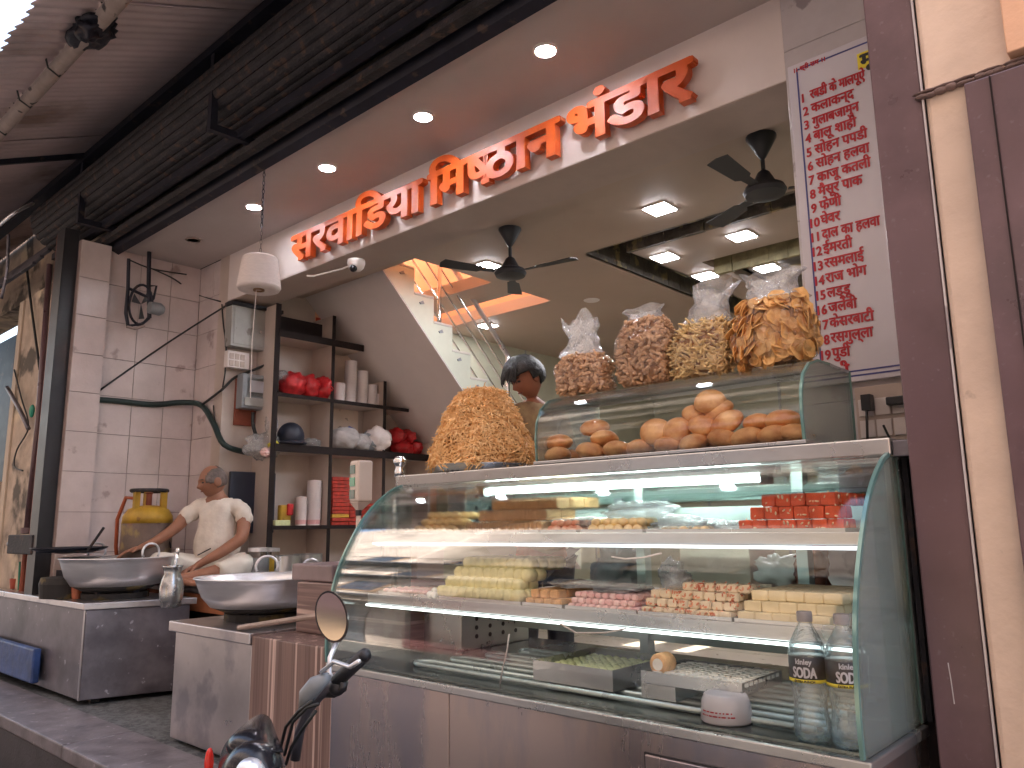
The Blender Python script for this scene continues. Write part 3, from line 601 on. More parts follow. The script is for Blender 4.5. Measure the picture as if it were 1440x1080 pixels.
# soffit line z = A - .993*y
z0, y0 = sz_(3.132), sy(3.067)
soff = lambda y: z0 - .985 * (y - y0)
ystep = [sy(v) for v in (3.327, 3.52, 3.68, 3.84)]; run_ = .205; rise = .2
Y0 = sy(3.50); Z0 = sz_(3.026)
poly = []
nst = 13
ytop = Y0 - 3 * run_
prof = [(ytop, soff(ytop)), (ytop, Z0 + 3 * rise)]
for i in range(-3, nst - 3):
    yy = Y0 + i * run_; zz = Z0 - i * rise
    prof.append((yy, zz)); prof.append((yy, zz - rise))
ye = Y0 + (nst - 4) * run_; zend = Z0 - (nst - 4) * rise - rise
prof.append((ye + .25, zend)); prof.append((ye + .25, max(ZF, soff(ye + .25))))
yy0 = y0 + (z0 - ZF) / .985
if soff(ye + .25) < ZF: prof.append((yy0, ZF))
# body as convex strips so the soffit stays clean
for i in range(-3, nst - 3):
    ya = Y0 + (i - 1) * run_; yb = Y0 + i * run_; zt_ = Z0 - i * rise
    B().prism([(ya, soff(ya)), (yb, soff(yb)), (yb, zt_), (ya, zt_)], 'X', XW + .002, XS).out('step', M['green'], st)
    B().box((XW + .002, ya - .004, zt_ + .001), (XS + .003, yb - .001, zt_ + .022)).out('tread', M['greywhite'], st, bevel=.004)
    B().prism([(ya + .05, zt_ - .055), (ya + .085, zt_ - .035), (ya + .10, zt_ - .06), (ya + .06, zt_ - .07)], 'X', XS + .001, XS + .008).out('bracket', M['meter'], st)
ya = Y0 - 4 * run_; yb = Y0 + (nst - 4) * run_
B().prism([(ya, soff(ya) - .012), (yb, soff(yb) - .012), (yb, soff(yb) - .001), (ya, soff(ya) - .001)], 'X', XW + .002, XS - .002).out('soffit', M['beam'], st)
rl = thing('stair_railing', 'stainless steel stair railing with four slanted rods', 'railing', (XS, 4, 2.5))
def rail_pt(y, h): return (XS - .05, y, Z0 + .2 - (y - Y0 + run_) * .985 + h - .2 + .02)
for k, h in enumerate((.14, .30, .46, .60)):
    B().tube([rail_pt(Y0 - .75, h), rail_pt(6.1, h)], .009, 8).out('rod', M['chrome'], rl, smooth=True)
B().tube([rail_pt(Y0 - .75, .78), rail_pt(6.1, .78)], .023, 10).out('handrail', M['steel'], rl, smooth=True)
for yy in (Y0 + run_ * .5, Y0 + run_ * 4.5, Y0 + run_ * 8.5): 
    p = rail_pt(yy, 0); B().tube([(p[0], yy, p[2] - .05), (p[0], yy, p[2] + .77)], .019, 10).out('post', M['chrome'], rl, smooth=True)

# ================================================================ CABINET, METER, CABLES
XC = XW + .10
def quad_box(pxs, X, d):                 # box on a plane facing +X from two pixels
    a = at(*pxs[0], X=X); c_ = at(*pxs[1], X=X); return (X - d, a.y, c_.z), (X, c_.y, a.z)
ec = thing('electric_cabinet', 'grey steel electrical cabinet on the wall under the beam', 'cabinet', (XC, 3.1, 2.5))
a, c_ = quad_box(((327, 428), (393, 497)), XC, .10)
B().box(a, c_).out('case', M['cabinet'], ec, bevel=.004)
B().box((XC, a[1] + .02, a[2] + .02), (XC + .006, c_[1] - .02, c_[2] - .02)).out('door', M['cabinet'], ec, bevel=.002)
B().lathe([(.012, 0), (.012, .012), (0, .012)], (XC + .006, a[1] + .24, a[2] + .14), 12, 'X').out('lock', M['chrome'], ec)
B().box((XC + .006, c_[1] - .08, a[2] + .20), (XC + .012, c_[1] - .05, a[2] + .22)).out('latch', M['orange_side'], ec)
B().box((XC - .10, a[1] - .01, c_[2] + .001), (XC + .02, c_[1] + .01, c_[2] + .03)).out('top_bar', M['black'], ec)
sk = thing('switch_plate', 'white square switch box below the grey cabinet', 'switch', (XC, 3, 2.4))
a, c_ = quad_box(((321, 492), (350, 520)), XC - .02, .06); B().box(a, c_).out('plate', M['white'], sk, bevel=.003)
for i in range(3):
    for j in range(2): B().box((a[0] + .06, a[1] + .012 + i * .045, a[2] + .012 + j * .055), (a[0] + .066, a[1] + .047 + i * .045, a[2] + .055 + j * .055)).out('switch', M['cream'], sk, bevel=.002)
mt = thing('electric_meter', 'glass fronted electricity meter on a brown backing board', 'meter', (XC, 3.1, 2.1))
a, c_ = quad_box(((333, 532), (383, 602)), XW + .025, .023); B().box(a, c_).out('backing_board', M['red_wood'], mt)
a, c_ = quad_box(((342, 524), (384, 578)), XC + .02, .095); B().box(a, c_).out('case', M['meter'], mt, bevel=.008)
B().box((c_[0], a[1] + .04, a[2] + .10), (c_[0] + .008, c_[1] - .04, c_[2] - .03)).out('window', M['glass'], mt)
B().box((c_[0] + .001, a[1] + .06, a[2] + .13), (c_[0] + .004, c_[1] - .07, c_[2] - .05)).out('dial', M['board'], mt)
B().box((c_[0], a[1] + .02, a[2] + .02), (c_[0] + .012, c_[1] - .02, a[2] + .085)).out('terminal_cover', M['cabinet'], mt, bevel=.003)
def cable(pts, r, m, label, name='cable', cat='cable'):
    P = []
    for p in pts:
        if len(p) == 4: P.append(at(p[0], p[1], **{p[2]: p[3]}))
    # smooth
    Q = []
    for i in range(len(P) - 1):
        p0 = P[max(i - 1, 0)]; p1 = P[i]; p2 = P[i + 1]; p3 = P[min(i + 2, len(P) - 1)]
        for k in range(5):
            t = k / 5; Q.append(.5 * ((2 * p1) + (p2 - p0) * t + (2 * p0 - 5 * p1 + 4 * p2 - p3) * t * t + (3 * p1 - p0 - 3 * p2 + p3) * t ** 3))
    Q.append(P[-1]); o = top(name, B().tube(Q, r, 8), m, label, cat, smooth='all'); return o
XT = -6.11; YT = 2.895
cable([(137, 562, 'X', XT), (165, 564, 'X', XT), (215, 569, 'X', XT), (255, 566, 'X', XT + .03), (283, 570, 'Y', YT - .02), (300, 595, 'Y', YT - .02), (315, 625, 'Y', YT - .01), (345, 636, 'X', XW + .03)], .022, M['gcable'], 'thick dark bundled cable sagging along the tiled wall')
cable([(283, 570, 'Y', YT - .02), (312, 548, 'Y', YT - .02), (330, 531, 'X', XW + .03), (352, 522, 'X', XW + .03), (376, 512, 'X', XC + .03)], .010, M['cable'], 'black cable rising from the thick bundle to the meter')
cable([(140, 549, 'X', XT), (230, 486, 'X', XT + .02), (316, 431, 'Y', YT), (330, 424, 'X', XW + .02)], .007, M['cable'], 'thin dark wire stretched diagonally across the tiled wall')
cable([(214, 378, 'X', XT + .1), (246, 393, 'X', XT + .04), (272, 412, 'Y', YT), (310, 424, 'Y', YT)], .006, M['cable'], 'thin wire from the wall fan bracket to the cabinet')
cable([(183, 366, 'X', XT + .1), (214, 378, 'X', XT + .1), (262, 386, 'X', XT + .02)], .006, M['cable'], 'thin wire along the ceiling edge above the wall fan')
cable([(312, 428, 'Y', YT), (314, 455, 'Y', YT), (318, 488, 'Y', YT), (317, 520, 'Y', YT), (313, 545, 'Y', YT)], .006, M['cable'], 'thin black wire falling beside the grey cabinet')
cable([(300, 570, 'Y', YT - .01), (302, 590, 'Y', YT - .01), (306, 604, 'Y', YT - .01)], .005, M['cable'], 'short black wire end on the thick cable bundle')
cable([(356, 580, 'X', XC), (356, 598, 'X', XC), (362, 618, 'X', XC)], .014, M['cable'], 'black lead hanging below the electricity meter')
# wall fan
wf = thing('wall_fan', 'old exhaust fan on a black bracket high on the tiled wall', 'fan', (XT + .1, 2.4, 2.9))
P = lambda x, y, d=.12: at(x, y, X=-6.128 + d)
bb = B().tube([P(181, 364), P(180, 405), P(177, 440), P(180, 458)], .014, 6).tube([P(210, 346), P(209, 400), P(210, 447)], .017, 6).tube([P(180, 405), P(208, 418)], .012, 6).tube([P(180, 458), P(200, 456), P(210, 447)], .010, 6).tube([P(209, 402), P(220, 402), P(216, 420), P(209, 428)], .009, 6)
bb.out('bracket', M['greasy'], wf)
cf = P(198, 428); rr_ = [];
for k in range(25): t = 2 * math.pi * k / 24; rr_.append((cf.x + .02 * math.sin(t), cf.y + .085 * math.cos(t), cf.z + .15 * math.sin(t)))
B().tube(rr_, .010, 6, False).out('ring', M['greasy'], wf, smooth='all')
B().lathe([(0, -.05), (.045, -.05), (.05, .03), (.03, .06), (0, .06)], P(219, 434, .2), 16, 'Y').out('motor', M['meter'], wf, smooth=True)
for k in range(3):
    t = .4 + k * 2.09; B().prism([(cf.y, cf.z), (cf.y + .07 * math.cos(t), cf.z + .12 * math.sin(t)), (cf.y + .07 * math.cos(t + .6), cf.z + .12 * math.sin(t + .6))], 'X', cf.x, cf.x + .006).out('blade', M['black'], wf)
B().tube([P(178, 459), P(190, 462), P(203, 458)], .012, 5).out('rope', M['pipe'], wf)
# left pier pipes
YP = 1.93
pp = thing('shutter_lock_pipe', 'brown vertical pipe with a square fitting on the plaster pier', 'pipe', at(45, 800, Y=YP))
B().tube([at(70, 372, Y=YP), at(53, 600, Y=YP), at(38, 742, Y=YP)], .021, 10).out('pipe', M['purple'], pp, smooth='all')
q = at(38, 742, Y=YP); B().lathe([(.04, 0), (.04, -.04), (.03, -.045)], q, 12).out('collar', M['purple'], pp)
a = at(20, 752, Y=YP - .03); c_ = at(52, 780, Y=YP - .03); B().box((a.x, YP - .07, c_.z), (c_.x, YP + .04, a.z)).out('lock_box', M['rust'], pp, bevel=.008)
B().tube([(a.x - .09, YP - .03, (a.z + c_.z) / 2), (a.x + .02, YP - .03, (a.z + c_.z) / 2)], .022, 10).out('bolt', M['purple'], pp)
B().tube([(q.x + .02, YP, c_.z), (q.x + .0, YP, c_.z - .4)], .018, 8).out('lower_pipe', M['red_wood'], pp)
B().tube([at(28, 790, Y=YP), at(26, 830, Y=YP)], .008, 6).out('green_pipe', mat('green_plastic', (.02, .18, .12), .5), pp)
cable([(38, 380, 'Y', 1.95), (44, 430, 'Y', 1.95), (56, 520, 'Y', 1.93)], .010, M['cable'], 'black wire crossing the upper plaster pier')
cable([(10, 545, 'Y', 1.9), (26, 573, 'Y', 1.9), (40, 603, 'Y', 1.92)], .017, M['dsteel'], 'short grey slanted conduit on the plaster pier')
cable([(20, 520, 'Y', 1.95), (30, 560, 'Y', 1.95), (40, 600, 'Y', 1.95), (24, 632, 'Y', 1.95), (20, 655, 'Y', 1.95), (32, 662, 'Y', 1.95)], .006, M['cable'], 'tangled thin wire loop on the stained pier')
o = top('green_tape', B().ell(at(45, 578, Y=1.9), (.03, .02, .05), 8, 6), mat('green_tape', (.01, .25, .16), .5), 'green tape knot on the pier pipe', 'tape')
cable([(12, 330, 'Y', 1.5), (10, 380, 'Y', 1.5), (2, 420, 'Y', 1.5)], .01, M['dsteel'], 'grey wire loop hanging at the left edge')
cable([(0, 316, 'Y', 1.5), (20, 300, 'Y', 1.5), (46, 286, 'Y', 1.7)], .012, M['alum'], 'bright steel rod under the canopy at the left edge')

# ================================================================ SHELF UNIT UNDER THE STAIRS
XF = -5.5 + .42; XF = -5.34
su = thing('shelf_unit', 'dark edged cream shelving under the stairs', 'shelf', (XF, 4, ZF))
yL = at(388, 560, X=XF).y
def yx(px, py): return at(px, py, X=XF).y
y1, y2, y3 = yx(468, 520), yx(541, 560), yx(603, 640)
zt1 = at(430, 470, X=XF).z
zA = at(400, 465, X=XF).z; zB = at(468, 562, X=XF).z; zC_ = at(468, 630, X=XF).z; zD = at(468, 739, X=XF).z
def zsof(y): return soff(y) - .03
divs = [yL, y1, y2, y3]
for i, yy in enumerate(divs):
    ztop = min(zsof(yy + .03), ZC - .4)
    B().box((XW + .002, yy - .012, ZF), (XF - .002, yy + .012, ztop)).out('divider', M['cream'], su)
    B().box((XF - .002, yy - (.03 if i == 0 else .014), ZF), (XF + .006, yy + .014, ztop)).out('edge_strip', M['darkedge'] if i < 3 else M['cream'], su)
for zz, yend, th in ((zA, y2 - .1, .045), (zB, y3 - .1, .02), (zC_, y3 + .25, .05), (zD, y3 + .4, .02), (1.18, y3 + .4, .02)):
    yend = min(yend, y0 + (z0 - zz) / .985 - .02)
    B().box((XW + .002, yL + .013, zz - th), (XF - .001, yend, zz)).out('shelf_board', M['cream'], su)
    B().box((XF - .001, yL, zz - th - .006), (XF + .012, yend, zz + .003)).out('edge_strip', M['darkedge'], su)
B().box((XW + .001, yL, ZF), (XW + .006, y1, zA + .6)).out('back_panel', M['cream'], su)
B().box((XW + .001, y1, ZF), (XW + .005, y3, zB + .35)).out('back_panel', M['cream'], su)
B().box((XW + .0055, y1 + .01, zA + .01), (XW + .008, y2 - .1, zA + .25)).out('back_panel', M['orange_side'], su)
B().box((XW + .007, yL + .02, zA + .005), (XF - .15, y1 + .1, min(ZC - .45, zA + .50))).out('stored_box', M['darkedge'], su)
# shelf goods
def on_shelf(px_, py_, d=.10): p = at(px_, py_, X=XF - d); return p
def bag_blob(c, r, m, name, label, cat, group=None, seed=0, amp=.25):
    fn = lambda d, p: p * (1 + amp * noise.noise(d * 2.2 + Vector((seed, 0, 0))) + amp * .4 * noise.noise(d * 6 + Vector((0, seed, 0))))
    bb = B().ell((c.x, c.y, c.z), r, 26, 18, fn); o = top(name, bb, m, label, cat, group, smooth='all'); return centre(o)
for i, (xx, yy, r, lb) in enumerate(((412, 532, .085, 'bright red packet bundle nearest the dark post'), (432, 541, .08, 'red packet bundle in the middle of the upper shelf'), (452, 545, .075, 'dull red packet bundle beside the cup stacks'))):
    c = on_shelf(xx, yy); c.z = zB + .095; bag_blob(c, (.12, r * 1.15, .10), M['redbag'], 'packet_bundle', lb, 'packets', 'red packets on the upper shelf', i)
c = on_shelf(397, 511); bag_blob(Vector((c.x, c.y, zB + .16)), (.05, .05, .04), M['wrap'], 'plastic_wrap', 'crumpled clear wrap on top of the red packets', 'wrap', seed=4)
def cups(px_, z, n, r, label, group, m=None, red=0):
    c = on_shelf(px_[0], px_[1]); t = thing('cup_stack', label, 'cups', (c.x, c.y, z), 0, group); prof = []
    h = .012
    cs = [.92, 1.0]
    bb = B(); prof = [(0, 0), (r * .86, 0)]
    for i in range(n): prof += [(r * .93, .05 + i * h), (r * 1.02, .05 + i * h), (r * 1.02, .05 + i * h + .004), (r * .93, .05 + i * h + .004)]
    prof += [(0, .05 + n * h)]
    bb.lathe(prof, (c.x, c.y, z), 18).out('cups', M['cup'], t, smooth=True)
    if red: B().lathe([(r * .885, .012), (r * .935, .045)], (c.x, c.y, z), 18).out('printed_band', M['cupred'], t)
for i, (xx, yy, n_, lb) in enumerate(((477, 545, 8, 'short pale cup stack next to the shelf divider'), (493, 540, 22, 'tallest cup stack on the upper shelf'), (509, 545, 17, 'cup stack second tallest on the upper shelf'), (522, 555, 10, 'cup stack under the sloping soffit'), (533, 562, 5, 'lowest cup stack at the right end of the upper shelf'))):
    cups((xx, yy), zB + .001, int(n_ * 1.25), .052, lb, 'paper cup stacks on the upper shelf')
cups((423, 725), zD + .001, 15, .045, 'shorter white cup stack on the lower shelf', 'cup stacks on the lower shelf', red=1)
cups((441, 720), zD + .001, 26, .058, 'taller white cup stack on the lower shelf', 'cup stacks on the lower shelf', red=1)
c = on_shelf(409, 604); hm = B().ell((c.x, c.y, zC_ + .075), (.11, .105, .115), 20, 12).ell((c.x + .06, c.y - .02, zC_ + .02), (.1, .12, .02), 16, 6)
top('helmet', hm, M['navy'], 'dark navy helmet on the middle shelf', 'helmet', smooth='all')
for i, (xx, yy, r, m, lb) in enumerate(((437, 612, (.06, .06, .03), 'wrap', 'flat clear plastic packet beside the helmet'), (484, 608, (.1, .11, .075), 'cloth', 'grey folded cloth bundle left on the middle shelf'), (503, 612, (.1, .08, .06), 'cloth', 'small grey cloth bundle before the white bundle'), (531, 608, (.1, .09, .09), 'twine', 'white knotted cloth bundle on the middle shelf'), (519, 598, (.08, .06, .07), 'meter', 'dark grey sack behind the white bundle'))):
    c = on_shelf(xx, yy, .1 - .03 * (i == 3)); r = tuple(q_ * 1.3 for q_ in r); c.z = zC_ + r[2] * .9; bag_blob(c, r, M[m], 'bundle', lb, 'bundle', 'bundles on the middle shelf', i * 3)
c = on_shelf(490, 585, .18); bag_blob(Vector((c.x, c.y, zC_ + .16)), (.06, .07, .05), M['blue'], 'blue_bag', 'dark blue bag high behind the grey bundles', 'bag', seed=8)
for i, (xx, yy, r) in enumerate(((565, 618, .12), (580, 622, .10), (556, 600, .09), (572, 604, .07))):
    c = on_shelf(xx, yy, .12); c.z = zC_ + (.06 if i < 2 else .16); bag_blob(c, (.11, r * .8, .07), M['redbag'], 'red_bag', ['red cloth bag low beside the divider', 'red bag at the foot of the soffit', 'dark red bag stacked highest under the soffit', 'small red bag wedged under the soffit'][i], 'bag', 'red bags under the stairs', 20 + i)
# red and yellow boxes
bx0 = None; yb0 = yx(471, 700); yb1 = yx(497, 700); n_ = 0
for k in range(13):
    zz = zD + .003 + k * .030
    if zz + .03 > zC_ - .05: break
    for (p, q, mm) in ((yb0, yb1, 'boxred' if k > 3 else ('boxyel' if k % 3 == 2 else 'boxred')),):
        o = top('sweet_box', B().box((XF - .25, p + .01, zz), (XF - .04 - R.uniform(0, .02), q - .005, zz + .027)), M[mm], 'flat %s sweet box, %s in the tall pile behind the scale' % ('yellow' if mm == 'boxyel' else 'red', ['bottom one', 'second from the bottom', 'third from the bottom', 'fourth from the bottom', 'fifth from the bottom', 'sixth from the bottom', 'seventh from the bottom', 'eighth from the bottom', 'ninth from the bottom', 'tenth from the bottom', 'third from the top', 'second from the top', 'top one'][k]), 'box', 'flat boxes in the tall pile', bevel=.002); centre(o)
yb2 = yx(540, 700)
for k in range(6):
    zz = zD + .003 + k * .030; o = top('sweet_box', B().box((XF - .25, yb1 + .01, zz), (XF - .05 - R.uniform(0, .02), yb2 - .03, zz + .027)), M['boxred'], 'flat red box in the low pile right of the scale head, layer %s' % ['lowest', 'above the lowest', 'middle lower', 'middle upper', 'below the top', 'topmost'][k], 'box', 'flat boxes in the low pile', bevel=.002); centre(o)
c = on_shelf(400, 712); o = top('yellow_packet', B().box((c.x - .02, c.y - .05, zD + .002), (c.x + .03, c.y + .045, zD + .16)), M['ochre'], 'yellow packet with a red corner beside the lower cup stacks', 'packet', bevel=.012)
c = on_shelf(408, 705, .06); o = top('red_packet', B().box((c.x - .02, c.y - .02, zD + .08), (c.x + .01, c.y + .03, zD + .17)), M['redbag'], 'small red packet leaning on the yellow packet', 'packet', bevel=.01)
c = on_shelf(395, 735); o = top('green_tin', B().box((c.x - .05, c.y - .07, zD + .002), (c.x + .04, c.y + .06, zD + .045)), M['greenish'], 'low pale green tray on the lower shelf', 'tray', bevel=.006)
# jars and pots at the man's back, on the low bench
bz = 1.12
bench = thing('work_platform', 'steel topped wooden platform the cook sits on', 'platform', (-5, 2.9, ZF))
B().box((-6.02, 2.5, bz - .035), (-4.25, 3.28, bz)).out('top', M['steel'], bench, bevel=.006)
B().box((-6.0, 2.52, bz - .15), (-4.27, 3.26, bz - .037)).out('rail', mat('brick_red_wood', (.36, .13, .06), .7, var=.25), bench)
B().box((-6.0, 2.60, ZF), (-4.3, 3.2, bz - .152)).out('base', M['darkedge'], bench)
o = top('black_panel', B().box((XW + .03, at(322, 700, X=XW + .05).y, 1.46), (XW + .06, at(386, 700, X=XW + .05).y, at(355, 664, X=XW + .05).z)), M['navy'], 'flat black panel against the wall behind the cook', 'panel', bevel=.006)
def jar(c, r, h, mm, label, tint):
    t = thing('glass_canister', label, 'canister', (c.x, c.y, c.z), 0, 'canisters beside the cook')
    B().lathe([(r, 0), (r, h), (r * .96, h + .004)], c, 20).out('body', M['glass'], t, smooth=True)
    B().lathe([(0, .004), (r * .93, .004), (r * .93, h * .55), (0, h * .6)], c, 18).out('contents', M[mm], t, smooth=True)
    B().lathe([(r * 1.04, h), (r * 1.04, h + .025), (0, h + .03)], c, 20).out('lid', M['alum'], t, smooth=True)
    B().lathe([(r + .002, h * .3), (r + .002, h * .8)], c, 20).out('label_band', M[tint], t)
jar(at(362, 822, Z=bz + .001), .07, .22, 'deck', 'glass canister with a grey band, nearer the cook', 'meter')
jar(at(378, 818, Z=bz + .001), .065, .21, 'boxyel', 'glass canister with a yellow label, beside the steel pots', 'ochre')
for p, r, h, lb in (((403, 822), .085, .19, 'plain steel pot left of the pair on the platform'), ((432, 818), .10, .19, 'wide steel pot right of the pair on the platform')):
    c = at(*p, Z=bz + .001); t = thing('steel_pot', lb, 'pot', c, 0, 'steel pots behind the second wok')
    B().lathe([(r, 0), (r, h), (r + .006, h + .004), (r - .004, h + .004), (r - .004, .01), (0, .01)], c, 24).out('body', M['csteel'], t, smooth=True)
o = top('brown_bowl', B().lathe([(.05, 0), (.10, .04), (.105, .05), (.095, .05), (.05, .01), (0, .01)], at(372, 832, Z=bz + .001), 20), M['boxyel'], 'shallow yellow brown bowl in front of the canisters', 'bowl', smooth=True)
# plastic bag tangle
q = at(370, 628, X=XW + .18)
def crumple(c, r, m, name, label, cat, seed, group=None, n=34, mm=24, amp=.5):
    fn = lambda d, p: p * (1 + amp * noise.noise(d * 1.8 + Vector((seed, 0, 0))) + amp * .7 * abs(noise.noise(d * 5 + Vector((0, seed, 0)))))
    return centre(top(name, B().ell(c, r, n, mm, fn), m, label, cat, group, smooth='all'))
crumple(q, (.06, .13, .08), M['bagtop'], 'plastic_bag', 'crumpled clear plastic bag hanging under the meter', 'bag', 3)
crumple(at(382, 598, X=XW + .2), (.04, .045, .08), M['bagtop'], 'plastic_bag', 'twisted upper end of clear bag beside the dark post', 'bag', 5)
crumple(at(386, 627, X=XW + .25), (.03, .04, .035), M['yellow'], 'yellow_bag', 'yellow scrap of packaging on the hanging plastic', 'packaging', 9)
crumple(at(374, 636, X=XW + .25), (.03, .035, .03), M['pink'], 'pink_bag', 'pink scrap of packaging in the hanging plastic', 'packaging', 12)

# gas cylinder
c = at(203, 800, Y=2.40); c = Vector((c.x, 2.40, bz + .001))
q = at(203, 690, Y=2.40); r = .165; H = q.z - bz
gc = thing('gas_cylinder', 'yellow topped gas cylinder with a dirty dark body', 'gas cylinder', c)
B().lathe([(r * .8, 0), (r * .8, .03), (r * .98, .06), (r, .10), (r, H - .23)], c, 28).out('body', M['cyl'], gc, smooth='all')
B().lathe([(r, H - .2299), (r * .97, H - .18), (r * .8, H - .135), (r * .45, H - .11), (0, H - .105)], c, 28).out('shoulder', M['ochre'], gc, smooth='all')
for k in range(3):
    a = k * 2.09 + .8; B().box((c.x + .10 * math.cos(a) - .018, c.y + .10 * math.sin(a) - .018, c.z + H - .15), (c.x + .10 * math.cos(a) + .018, c.y + .10 * math.sin(a) + .018, c.z + H - .01)).out('handle_strut', M['ochre'], gc)
ringp = [(c.x + .115 * math.cos(2 * math.pi * k / 20), c.y + .115 * math.sin(2 * math.pi * k / 20), c.z + H - .005) for k in range(21)]
B().tube(ringp, .014, 8, False).out('handle_ring', M['rust'], gc, smooth='all')
B().lathe([(.02, H - .11), (.02, H - .03), (.028, H - .02), (0, H - .01)], c, 12).out('valve', M['red_wood'], gc)
v0 = c + Vector((-.04, -.05, H - .06))
B().tube([v0, v0 + Vector((-.08, -.06, .01)), v0 + Vector((-.15, -.08, -.14)), v0 + Vector((-.19, -.06, -.33)), v0 + Vector((-.21, -.02, -.52))], .013, 8).out('hose', M['rubber'], gc, smooth='all')
o = top('iron_rod', B().tube([at(229, 688, Y=2.6), at(240, 770, Y=2.5)], .006, 6), M['greasy'], 'thin dark rod leaning on the wall beside the gas cylinder', 'rod')

# ================================================================ STOVE COUNTERS
zs_ = 1.069
XL = at(118, 849, Y=1.85).x
s1 = thing('stove_counter', 'scratched steel stove counter on the left under the first wok', 'counter', (-5.5, 2.0, ZF))
B().prism([(-8.2, 1.87), (XL - .01, 1.87), (XL + .15, 2.43), (-6.02, 2.43), (-6.02, 1.925), (-8.2, 1.925)], 'Z', ZF + .03, zs_ - .04).out('body', M['dsteel'], s1, bevel=.004)
B().prism([(-8.2, 1.85), (XL, 1.85), (XL + .18, 2.46), (-6.0, 2.46), (-6.0, 1.93), (-8.2, 1.93)], 'Z', zs_ - .039, zs_).out('worktop', M['steel'], s1, bevel=.004)
B().box((XL - .035, 1.866, ZF + .03), (XL - .012, 1.8695, zs_ - .04)).out('corner_strip', M['steel'], s1)
for xx in (-6.0, XL - .1): B().box((xx, 1.95, ZF), (xx + .05, 2.0, ZF + .03)).out('foot', M['black'], s1)
o = top('blue_reflection_sheet', B().box((-7.6, 1.80, ZF + .06), (at(54, 920, Y=1.83).x, 1.848, ZF + .27)), mat('blue_reflection', (.03, .07, .22), .5, var=.4, scale=4, bump=.6, bscale=12), 'thin blue sheet standing for a blue reflection on the left stove counter', 'sheet', bevel=.01)  # blue reflection on the stove front, put in as a thin coloured slab
s2x0, s2x1 = at(237, 880, Y=1.85).x, at(351, 891, Y=1.85).x
s2 = thing('stove_counter', 'plain grey steel stove counter under the second wok', 'counter', (-3.6, 2.1, ZF))
B().box((s2x0 + .04, 1.87, ZF + .02), (s2x1 - .01, 2.46, zs_ - .07)).out('body', M['steel'], s2, bevel=.004)
B().box((s2x0, 1.85, zs_ - .069), (s2x1, 2.48, zs_ - .02)).out('worktop', M['steel'], s2, bevel=.005)
o = top('batten', B().tube([at(335, 888, Y=1.87) + Vector((0, 0, .015)), at(452, 872, Y=1.98) + Vector((0, 0, .02))], .012, 8), M['pipe'], 'thin brown stick lying on the second stove counter', 'stick')
# laminate plinth
lx0, lx1 = s2x1 + .004, -2.44
lm = thing('laminate_counter', 'brown striped laminate counter beside the sweet display', 'counter', (-2.9, 2.1, ZF))
B().box((lx0, 1.86, ZF), (lx1, 2.45, zs_ - .03)).out('body', M['lamv'], lm, bevel=.004)
ux = at(417, 850, Y=2.05).x
B().box((ux, 2.05, zs_ - .028), (-2.44, 2.44, at(420, 818, Y=2.05).z)).out('upper_block', M['lamh'], lm, bevel=.004)
q = at(432, 792, Y=2.12); B().box((q.x - .05, 2.07, at(420, 818, Y=2.05).z + .002), (q.x + .27, 2.4, q.z)).out('grey_lid', mat('mauve_lid', (.22, .17, .18), .4), lm, bevel=.008)
# woks
def wok(c, r, h, label, tilt=0, ringang=(2.3, .95)):
    t = thing('wok', label, 'wok', c, 0, 'big aluminium woks on the stoves')
    prof = [(0, 0), (r * .35, .003), (r * .60, h * .07), (r * .78, h * .22), (r * .90, h * .50), (r * .975, h * .88), (r * 1.0, h), (r * 1.025, h + .004), (r * 1.02, h + .010), (r * .985, h + .006), (r * .955, h * .85), (r * .87, h * .48), (r * .74, h * .24), (r * .5, h * .09), (r * .25, h * .05), (0, h * .04)]
    B().lathe(prof[3:12], c, 48).out('bowl', M['alum'], t, smooth='all')
    B().lathe(prof[:4], c, 48).out('sooty_base', M['soot'], t, smooth='all')
    B().lathe(prof[11:], c, 48).out('inner_bowl', M['innerbowl'], t, smooth='all')
    for a in ringang:
        p = Vector((c.x + r * .99 * math.cos(a), c.y + r * .99 * math.sin(a), c.z + h - .005)); tx = Vector((-math.sin(a), math.cos(a), 0)); pts = []
        for k in range(15):
            th = -.5 + (math.pi + 1.0) * k / 14; pts.append(p + tx * (.058 * math.cos(th)) + Vector((0, 0, .045 + .055 * math.sin(th))))
        B().tube(pts, .0075, 8).out('ring_handle', M['alum'], t, smooth='all')
    return t
def burner(c, r, label):
    t = thing('gas_burner', label, 'burner', c, 0, 'black gas burners under the woks')
    B().lathe([(r, 0), (r, .035), (r * .8, .045), (r * .8, .0)], c, 24).out('ring', M['soot'], t)
    for k in range(5): a = k * 1.257 + .3; B().box((c.x + r * .9 * math.cos(a) - .014, c.y + r * .9 * math.sin(a) - .014, c.z), (c.x + r * .9 * math.cos(a) + .014, c.y + r * .9 * math.sin(a) + .014, c.z + .055)).out('pot_support', M['greasy'], t)
c1 = at(166, 785, Y=2.14)
r1 = .335; zb1 = zs_ + .035; h1 = c1.z - zb1 - .0
burner(Vector((c1.x, 2.14, zs_)), .20, 'black gas burner under the left wok')
wok(Vector((c1.x, 2.14, zb1)), r1, h1, 'wide aluminium wok on the left stove counter', ringang=(rad(182), rad(12)))
c2 = at(376, 812, Y=2.20); r2 = .345; zb2 = zs_ + .012
burner(Vector((c2.x, 2.20, zs_ - .02)), .20, 'black gas burner under the right wok')
wok(Vector((c2.x, 2.20, zb2)), r2, c2.z - zb2, 'deep aluminium wok on the second stove counter', ringang=(rad(150), rad(5)))
